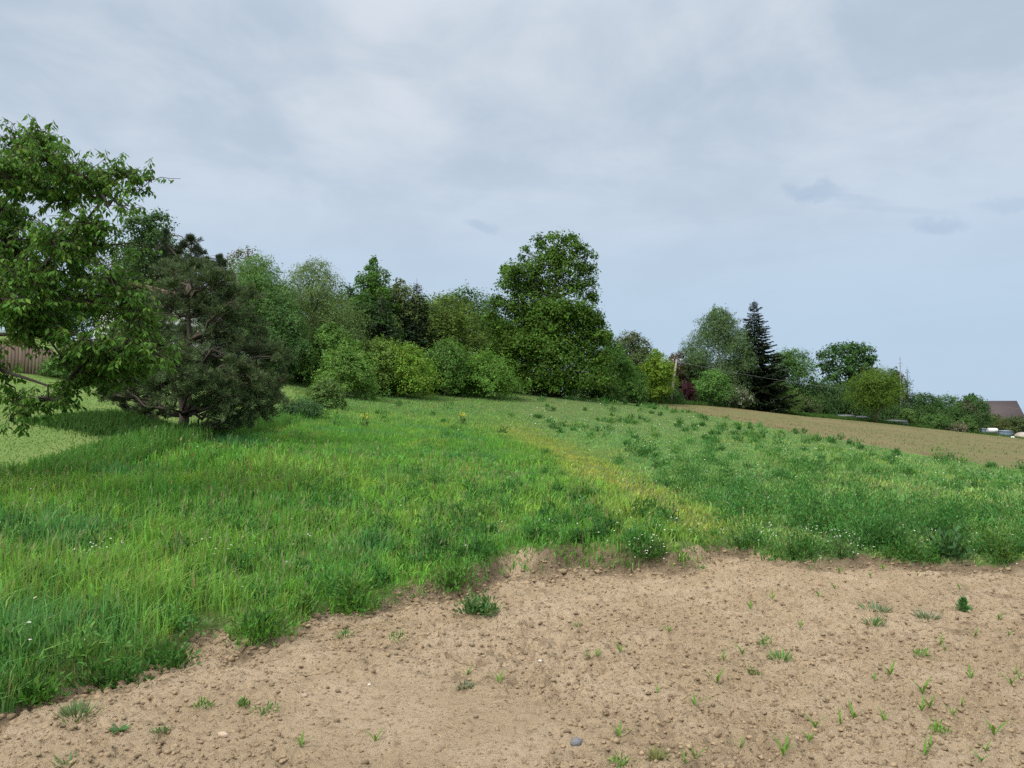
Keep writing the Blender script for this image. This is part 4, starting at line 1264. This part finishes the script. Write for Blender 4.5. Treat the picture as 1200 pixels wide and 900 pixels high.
# ------------------------------------------------------------------ cherry tree on the left
def cherry():
    D = 9.6
    X, Y = -8.0, 10.2
    Z = float(ground_z(X, Y)) - .05
    o3 = np.array([X, Y, Z])
    e = empty('cherry_tree', o3, 'leafy cherry tree with drooping green leaves and dark branches at the left edge', 'tree')
    mt, mc = MB(), MB()
    bark = (.045, .036, .032)
    fork = np.array([.15, -.1, 1.45])
    mt.tube([(0, 0, -.1), (.05, -.02, .7), fork], [.19, .16, .15], bark, 10)
    ends = [(10, 290, .1), (30, 300, .7), (-10, 300, -.3), (60, 315, .2), (100, 330, .9), (20, 222, -.2), (75, 200, .6), (5, 345, .8), (40, 355, -.5), (110, 290, .1), (42, 172, .3), (55, 188, -.4), (95, 205, .2), (132, 205, .1), (165, 222, .2), (150, 245, -.5), (20, 185, .6), (0, 200, -.6), (80, 235, .8), (115, 262, -.3), (150, 285, .3),
            (60, 280, -.8), (20, 260, 1.0), (95, 300, .6), (130, 325, -.4), (40, 330, -.6), (80, 345, .9), (10, 320, .3), (120, 365, .4), (160, 372, -.2), (188, 405, .1), (178, 390, .3), (185, 415, -.2), (168, 415, .2), (175, 212, .1),
            (150, 405, -.5), (100, 395, -.7), (60, 385, .3), (25, 375, -.4), (135, 440, .1), (110, 425, .5), (165, 432, .3), (90, 452, -.3), (45, 478, -.6), (12, 492, -.4), (70, 468, -.2), (20, 465, .2),
            (0, 350, -1.0), (-40, 200, 0), (-60, 260, -.5), (-50, 330, .4), (-30, 420, -.6), (-80, 380, .3), (-120, 250, .8), (-150, 320, .2), (-200, 280, .5), (-240, 350, .2), (-130, 190, .2), (-60, 160, .9), (-180, 420, -.2), (-90, 230, 1.5), (0, 240, 1.6)]
    # a low arching bough as in the photograph
    low = [fork, at(-70, 440, D) - o3, at(-5, 432, D - .5) - o3, at(30, 443, D - .7) - o3, at(56, 452, D - .8) - o3, at(57, 466, D - .8) - o3]
    mt.tube(low, [.05, .03, .022, .02, .013, .006], bark, 6)
    mid = [fork, at(-60, 395, D) - o3, at(0, 392, D - .2) - o3, at(35, 391, D - .2) - o3, at(58, 398, D - .2) - o3, at(72, 418, D - .3) - o3, at(85, 440, D - .3) - o3]
    mt.tube(mid, [.05, .034, .024, .019, .016, .010, .005], bark, 6)
    up1 = [fork, at(-50, 330, D) - o3, at(-10, 260, D) - o3, at(25, 210, D + .1) - o3, at(42, 165, D + .2) - o3]
    up2 = [fork, at(-40, 370, D) - o3, at(30, 330, D - .1) - o3, at(80, 285, D) - o3, at(120, 235, D) - o3, at(140, 205, D) - o3]
    up3 = [fork, at(-30, 385, D) - o3, at(40, 365, D + .1) - o3, at(100, 345, D + .1) - o3, at(150, 350, D + .1) - o3]
    up4 = [fork, at(-120, 350, D + .3) - o3, at(-150, 270, D + .4) - o3, at(-160, 210, D + .4) - o3]
    for q, r0 in ((up1, .036), (up2, .034), (up3, .028), (up4, .05)):
        mt.tube(q, np.linspace(r0, .012, len(q)), bark, 7)
    main = np.concatenate([np.array(q)[1:] for q in (low, mid, up1, up2, up3, up4)])
    leaf_green = np.array([.092, .190, .036])
    for px, py, dep in ends:
        c = at(px, py, D + dep) - o3
        dd = np.linalg.norm(main - c, axis=1) + .8 * np.maximum(0, main[:, 2] - c[2])
        st = main[np.argmin(dd)]
        bl = limb_path(st, c, 6, .07, .05)
        mt.tube(bl, np.linspace(.022, .004, 6), bark, 5)
        spread = .36 if py < 430 else .26
        ntw = (14 if (px > 125 and py < 300) else 62 if px < 90 else 42) if py < 440 else 20
        for k in range(ntw):
            a = bl[rng.integers(2, 6)]
            tip = a + (rdir(1)[0] * [1, 1, .8] + [0, 0, .1]) * spread * (.5 + .8 * rng.random())
            tw = limb_path(a, tip, 4, .08, .03)
            mt.tube(tw, [.006, .005, .004, .003], (.07, .052, .042), 3)
            m = rng.integers(10, 20)
            u = .25 + .8 * rng.random(m)
            base = np.stack([np.interp(u, np.linspace(0, 1, 4), tw[:, q]) for q in range(3)], 1)
            o_ = rdir(m) * [1, 1, .4] + [0, 0, -.85]
            A = unit(o_)
            base = base + A * .02
            N = unit(np.cross(A, np.cross(np.array([0, 0, 1.]) + .4 * rng.normal(size=(m, 3)), A)))
            Lf = .055 + .05 * rng.random(m)
            tone = .75 + .5 * rng.random()
            cc_ = jitter(np.repeat([leaf_green * tone], m, 0), .16)
            ye = rng.random(m) < .12
            cc_[ye] = cc_[ye] * [1.45, 1.25, 1.0]
            add_leaves(mc, base, A, N, Lf, Lf * .42, cc_, .22, .48)
    mc.build('crown', M_LEAF, e); mt.build('trunk', M_BARK, e)


reseed(15)
cherry()


# ------------------------------------------------------------------ built things
def plank_fence():
    a, b = at(-120, 447, 31), at(62, 440, 33)
    L = np.linalg.norm((b - a)[:2]); d = (b - a)[:2] / L; rz = math.atan2(d[1], d[0])
    e = empty('plank_fence', (a[0], a[1], float(ground_z(a[0], a[1]))), 'weathered brown wooden plank fence behind the lawn at the left', 'fence')
    o3 = np.array(e.location)
    mb = MB(); n = int(L / .125)
    for i in range(n):
        x, y = a[:2] + d * (i + .5) * L / n
        z = float(ground_z(x, y))
        h = 1.12 + .03 * rng.normal()
        t = .8 + .35 * rng.random()
        mb.box((x - o3[0], y - o3[1], z + h / 2 - o3[2] - .1), (.118, .022, h + .2), np.array([.145, .105, .080]) * t, rz)
    mb.build('planks', M_WOOD, e)
    for i in range(0, n + 1, 16):
        x, y = a[:2] + d * i * L / n + np.array([-d[1], d[0]]) * .08
        z = float(ground_z(x, y))
        mb = MB(); mb.box((x - o3[0], y - o3[1], z + .5 - o3[2]), (.1, .1, 1.3), (.11, .08, .06), rz); mb.build('post', M_WOOD, e)
    return e


plank_fence()


def wire_fence():
    pts = [at(692, 469, 73), at(740, 471, 79), at(786, 473, 86), at(850, 477, 94), at(905, 482, 101)]
    path = [np.array(p[:2]) for p in pts]
    e = empty('wire_fence', (*path[0], float(ground_z(*path[0]))), 'dark green wire mesh fence with thin posts along the garden edge right of the oak', 'fence')
    o3 = np.array(e.location)
    mb = MB()
    for a, b in zip(path[:-1], path[1:]):
        L = np.linalg.norm(b - a); n = max(2, int(L / 2.5))
        for i in range(n):
            p, q = a + (b - a) * i / n, a + (b - a) * (i + 1) / n
            P, Q = np.array([*p, float(ground_z(*p))]), np.array([*q, float(ground_z(*q))])
            pb = MB(); pb.tube([P - o3 + [0, 0, -.2], P - o3 + [0, 0, 1.45]], .035, (.16, .17, .15) if (i % 3) else (.42, .42, .40), 6)
            pb.build('post', M_METAL, e)
            for k in range(14):
                h = .06 + k * .098
                mb.tube([P - o3 + [0, 0, h], Q - o3 + [0, 0, h]], .006, (.03, .06, .045), 3)
            w = int(L / n / .14)
            for k in range(w):
                s = P + (Q - P) * (k + .5) / w - o3
                mb.tube([s + [0, 0, .05], s + [0, 0, 1.36]], .006, (.03, .06, .045), 3)
    mb.build('wire_mesh', M_METAL, e)


wire_fence()


def pole_and_wires():
    b = at(785.5, 472, 84); z = float(ground_z(b[0], b[1])); b[2] = z
    t = at(793, 421, 84)
    e = empty('utility_pole', b, 'leaning pale wooden utility pole beside the yellow green young tree', 'pole')
    mb = MB(); mb.tube([np.array([0, 0, -.3]), (t - b) * .5, t - b], [.16, .13, .10], (.30, .27, .22), 8); mb.build('shaft', M_WOOD, e)
    mb = MB(); mb.tube([t - b + [-.45, 0, -.25], t - b + [.45, 0, -.25]], .05, (.2, .18, .16), 6); mb.build('cross_arm', M_WOOD, e)
    for k in (-.4, .4):
        mb = MB(); mb.tube([t - b + [k, 0, -.2], t - b + [k, 0, .02]], [.04, .05], (.55, .55, .52), 6); mb.build('insulator', M_METAL, e)
    m = at(1056, 497, 112); m[2] = float(ground_z(m[0], m[1]))
    mt = at(1056, 418, 112); H = mt[2] - m[2]
    e2 = empty('antenna_mast', m, 'tall thin mast with short antenna arms rising above the right hedge', 'mast')
    mb = MB(); mb.tube([(0, 0, -.2), (0, 0, H * .45), (0, 0, H)], [.13, .09, .04], (.24, .20, .18), 6); mb.build('shaft', M_METAL, e2)
    for f, w in ((.96, .3), (.90, .8), (.86, .5), (.72, 1.0), (.68, .5)):
        mb = MB(); mb.tube([(-w * .5, 0, H * f), (w * .5, .1, H * f + .05)], .025, (.30, .28, .27), 4)
        mb.build('antenna_arm', M_METAL, e2)
    wa = t + [0, 0, -.25]
    wb = at(1056, 461.5, 112)
    wc = at(1290, 484, 150)
    for (p, q, sag, nm) in ((wa, wb, .5, 'overhead wire running from the leaning pole to the mast'), (wb, wc, .6, 'overhead wire leaving the mast towards the house')):
        u = np.linspace(0, 1, 14)[:, None]
        pts = p + (q - p) * u; pts[:, 2] -= sag * 4 * (u * (1 - u))[:, 0]
        mb = MB(); mb.tube(pts, .013, (.30, .30, .29), 4)
        tag(mb.build('overhead_wire', M_METAL), nm, 'wire')


pole_and_wires()


def house(label, px, basepy, D, L, Wd, eave, ridge, rz, wall, roof, chim=True, zbase=None, win=()):
    p = at(px, basepy, D)
    z = (float(ground_z(p[0], p[1])) if zbase is None else zbase) - .2
    e = empty('house', (p[0], p[1], z), label, 'house'); e.rotation_euler = (0, 0, rz)
    hx, hy = L / 2, Wd / 2
    mb = MB()
    V = [(-hx, -hy, 0), (hx, -hy, 0), (hx, hy, 0), (-hx, hy, 0), (-hx, -hy, eave), (hx, -hy, eave), (hx, hy, eave), (-hx, hy, eave), (-hx, 0, ridge - .12), (hx, 0, ridge - .12)]
    mb.add(V, [[0, 1, 5, 4], [2, 3, 7, 6]], wall)
    mb.F.append(np.array([[1, 2, 6, 9, 5], [3, 0, 4, 8, 7]]))
    mb.build('wall', M_SOLID, e)
    mb = MB(); o = .45; th = .16
    sl = (ridge - eave) / hy
    for sgn in (-1, 1):
        a = [(-hx - o, sgn * (hy + o), eave - o * sl), (hx + o, sgn * (hy + o), eave - o * sl), (hx + o, 0, ridge), (-hx - o, 0, ridge)]
        b = [(x, y, zz + th) for x, y, zz in a]
        mb.add(a + b, [[0, 1, 2, 3], [7, 6, 5, 4], [0, 4, 5, 1], [1, 5, 6, 2], [3, 7, 4, 0], [2, 6, 7, 3]], roof)
    r = mb.build('roof', M_ROOF, e)
    if chim:
        mb = MB(); mb.box((-hx * .45, .3, ridge + .35), (.6, .6, 1.3), (.20, .10, .08)); mb.box((-hx * .45, .3, ridge + 1.03), (.72, .72, .1), (.25, .2, .18))
        mb.build('chimney', M_ROOF, r)
    for (wx, wz) in win:
        mb = MB(); mb.box((wx, -hy - .02, wz), (1.1, .1, 1.3), (.7, .7, .68)); f = mb.build('window', M_SOLID, e)
        mb = MB(); mb.box((wx, -hy - .075, wz), (.9, .03, 1.1), (.03, .04, .05)); mb.build('pane', M_SOLID, f)
    return e


house('house with a reddish brown tiled roof and chimney behind bushes at the right', 1157, 509, 150, 9.5, 8, 2.9, 6.1, math.radians(-14), (.45, .40, .34), (.082, .064, .064), win=((-3, 1.7), (0, 1.7), (3, 1.7)))
house('white walled house with a red roof half hidden behind pine and copper tree', 182, 420, 41, 3.0, 5, 3.4, 4.3, math.radians(80), (.78, .77, .74), (.13, .07, .055), chim=False, win=())

# far garden clutter beyond the sown field
def frame_roof(label, px, py, wpx, D, rz):
    p = at(px, py, D); z = float(ground_z(p[0], p[1])) - .12; w = wpx * D / FPX
    e = empty('cold_frame', (p[0], p[1], z), label, 'cold frame'); e.rotation_euler = (0, 0, rz)
    mb = MB(); mb.box((0, 0, .27), (w, 1.4, .55), (.16, .18, .17)); mb.build('base', M_SOLID, e)
    mb = MB()
    v = [(-w / 2 - .05, -.78, .56), (w / 2 + .05, -.78, .56), (w / 2 + .05, .78, .76), (-w / 2 - .05, .78, .76)]
    mb.add(v + [(x, y, q + .05) for x, y, q in v], [[3, 2, 1, 0], [4, 5, 6, 7], [0, 1, 5, 4], [1, 2, 6, 5], [2, 3, 7, 6], [3, 0, 4, 7]], (.17, .19, .19)); mb.build('lid', M_SOLID, e)


frame_roof('grey cold frame with pale lid left of the round field tree', 992, 490, 17, 106, -.1)
frame_roof('lower cold frame between the pale lidded one and the tree trunk', 1009, 492.5, 14, 106, -.1)
frame_roof('cold frame with pale lid right of the round field tree', 1050, 494, 22, 107, -.12)


def tank_trailer():
    D = 116
    p = at(1161.5, 509, D); z = float(ground_z(p[0], p[1])) - .06
    e = empty('tank_trailer', (p[0], p[1], z), 'white cylindrical tank on a small trailer in front of the house bushes', 'tank')
    mb = MB()
    n = 16; w = 1.6
    th = np.linspace(0, 2 * math.pi, n, endpoint=False)
    prof = [(-w / 2 - .08, .30), (-w / 2, .44), (w / 2, .44), (w / 2 + .08, .30)]
    V = [(x, r * math.cos(t), .95 + r * .85 * math.sin(t)) for x, r in prof for t in th]
    F = [[i * n + k, i * n + (k + 1) % n, (i + 1) * n + (k + 1) % n, (i + 1) * n + k] for i in range(3) for k in range(n)]
    mb.add(V, F, (.78, .78, .74)); mb.F.append(np.array([list(range(n))[::-1], [3 * n + k for k in range(n)]]))
    mb.build('tank', M_SOLID, e, smooth=True)
    mb = MB(); mb.box((0, 0, .42), (2.3, .9, .1), (.12, .12, .13)); mb.build('chassis', M_METAL, e)
    for sx in (-.5, .5):
        for sy in (-.52, .52):
            mb = MB(); mb.tube([(sx, sy - .07, .27), (sx, sy + .07, .27)], .27, (.02, .02, .02), 14); mb.build('wheel', M_SOLID, e)


tank_trailer()


def shed(name, label, px, py, w, d, h, D, col, roofc, cat):
    p = at(px, py, D); z = float(ground_z(p[0], p[1]))
    e = empty(name, (p[0], p[1], z), label, cat)
    mb = MB(); mb.box((0, 0, h / 2), (w, d, h), col); mb.build('body', M_SOLID, e)
    mb = MB(); v = [(-w / 2 - .06, -d / 2 - .08, h + .003), (w / 2 + .06, -d / 2 - .08, h + .003), (w / 2 + .06, d / 2 + .08, h + .12), (-w / 2 - .06, d / 2 + .08, h + .12)]
    mb.add(v + [(x, y, q + .05) for x, y, q in v], [[3, 2, 1, 0], [4, 5, 6, 7], [0, 1, 5, 4], [1, 2, 6, 5], [2, 3, 7, 6], [3, 0, 4, 7]], roofc); mb.build('lid', M_SOLID, e)
    for k in (-.5, 0, .5):
        mb = MB(); mb.box((k * w * .85, -d / 2 - .015, h / 2), (.05, .03, h * .96), np.asarray(col) * .75); mb.build('rib', M_SOLID, e)


shed('container', 'blue grey box container right of the white tank', 1178, 509, 1.35, 1.2, 1.0, 115, (.15, .20, .27), (.20, .25, .31), 'container')
shed('water_barrel', 'small light blue box standing left of the white tank', 1152, 508, .45, .45, .95, 116, (.28, .40, .52), (.45, .52, .58), 'barrel')
p = at(1186, 510, 113)
mb = MB(); blob(mb, (0, 0, 0), .3, (.75, .75, .74), squash=.8)
o = mb.build('feed_bag', M_SOLID); o.location = (p[0], p[1], float(ground_z(p[0], p[1])) + .2); tag(o, 'small white sack lying between blue container and arched shed', 'sack')
p = at(1171.5, 509, 113)
mb = MB(); blob(mb, (0, 0, 0), .2, (.75, .75, .74), squash=.8)
o = mb.build('feed_bag', M_SOLID); o.location = (p[0], p[1], float(ground_z(p[0], p[1])) + .14); tag(o, 'tiny white bundle between white tank and blue container', 'sack')


def arch_shed():
    p = at(1203, 511, 117); z = float(ground_z(p[0], p[1]))
    e = empty('arched_shed', (p[0], p[1], z), 'arched shed with a pale rim and dark brown front at the right picture edge', 'shed')
    n = 14; th = np.linspace(0, math.pi, n); w, h = 1.35, 1.25
    arc = np.stack([-np.cos(th) * w, 0 * th, .02 + np.sin(th) ** .8 * h], 1)
    mb = MB()
    o_ = arc.copy(); i_ = arc * [.86, 1, .88]
    V = np.concatenate([o_ + [0, -1.2, 0], o_ + [0, 1.2, 0], i_ + [0, -1.2, 0], i_ + [0, 1.2, 0]])
    F = []
    for k in range(n - 1):
        F += [[k, k + 1, n + k + 1, n + k], [2 * n + k, 3 * n + k, 3 * n + k + 1, 2 * n + k + 1], [k, 2 * n + k, 2 * n + k + 1, k + 1], [n + k, n + k + 1, 3 * n + k + 1, 3 * n + k]]
    mb.add(V, F, (.42, .37, .31)); mb.build('arch', M_SOLID, e)
    mb = MB(); m = i_ * [.995, 1, .99] + [0, -1.0, 0]
    mb.add(m, [[0, 1, 2]], (.10, .065, .05)); mb.F[-1] = np.array([list(range(n))]); mb.build('front', M_WOOD, e)


arch_shed()
print("scene built")
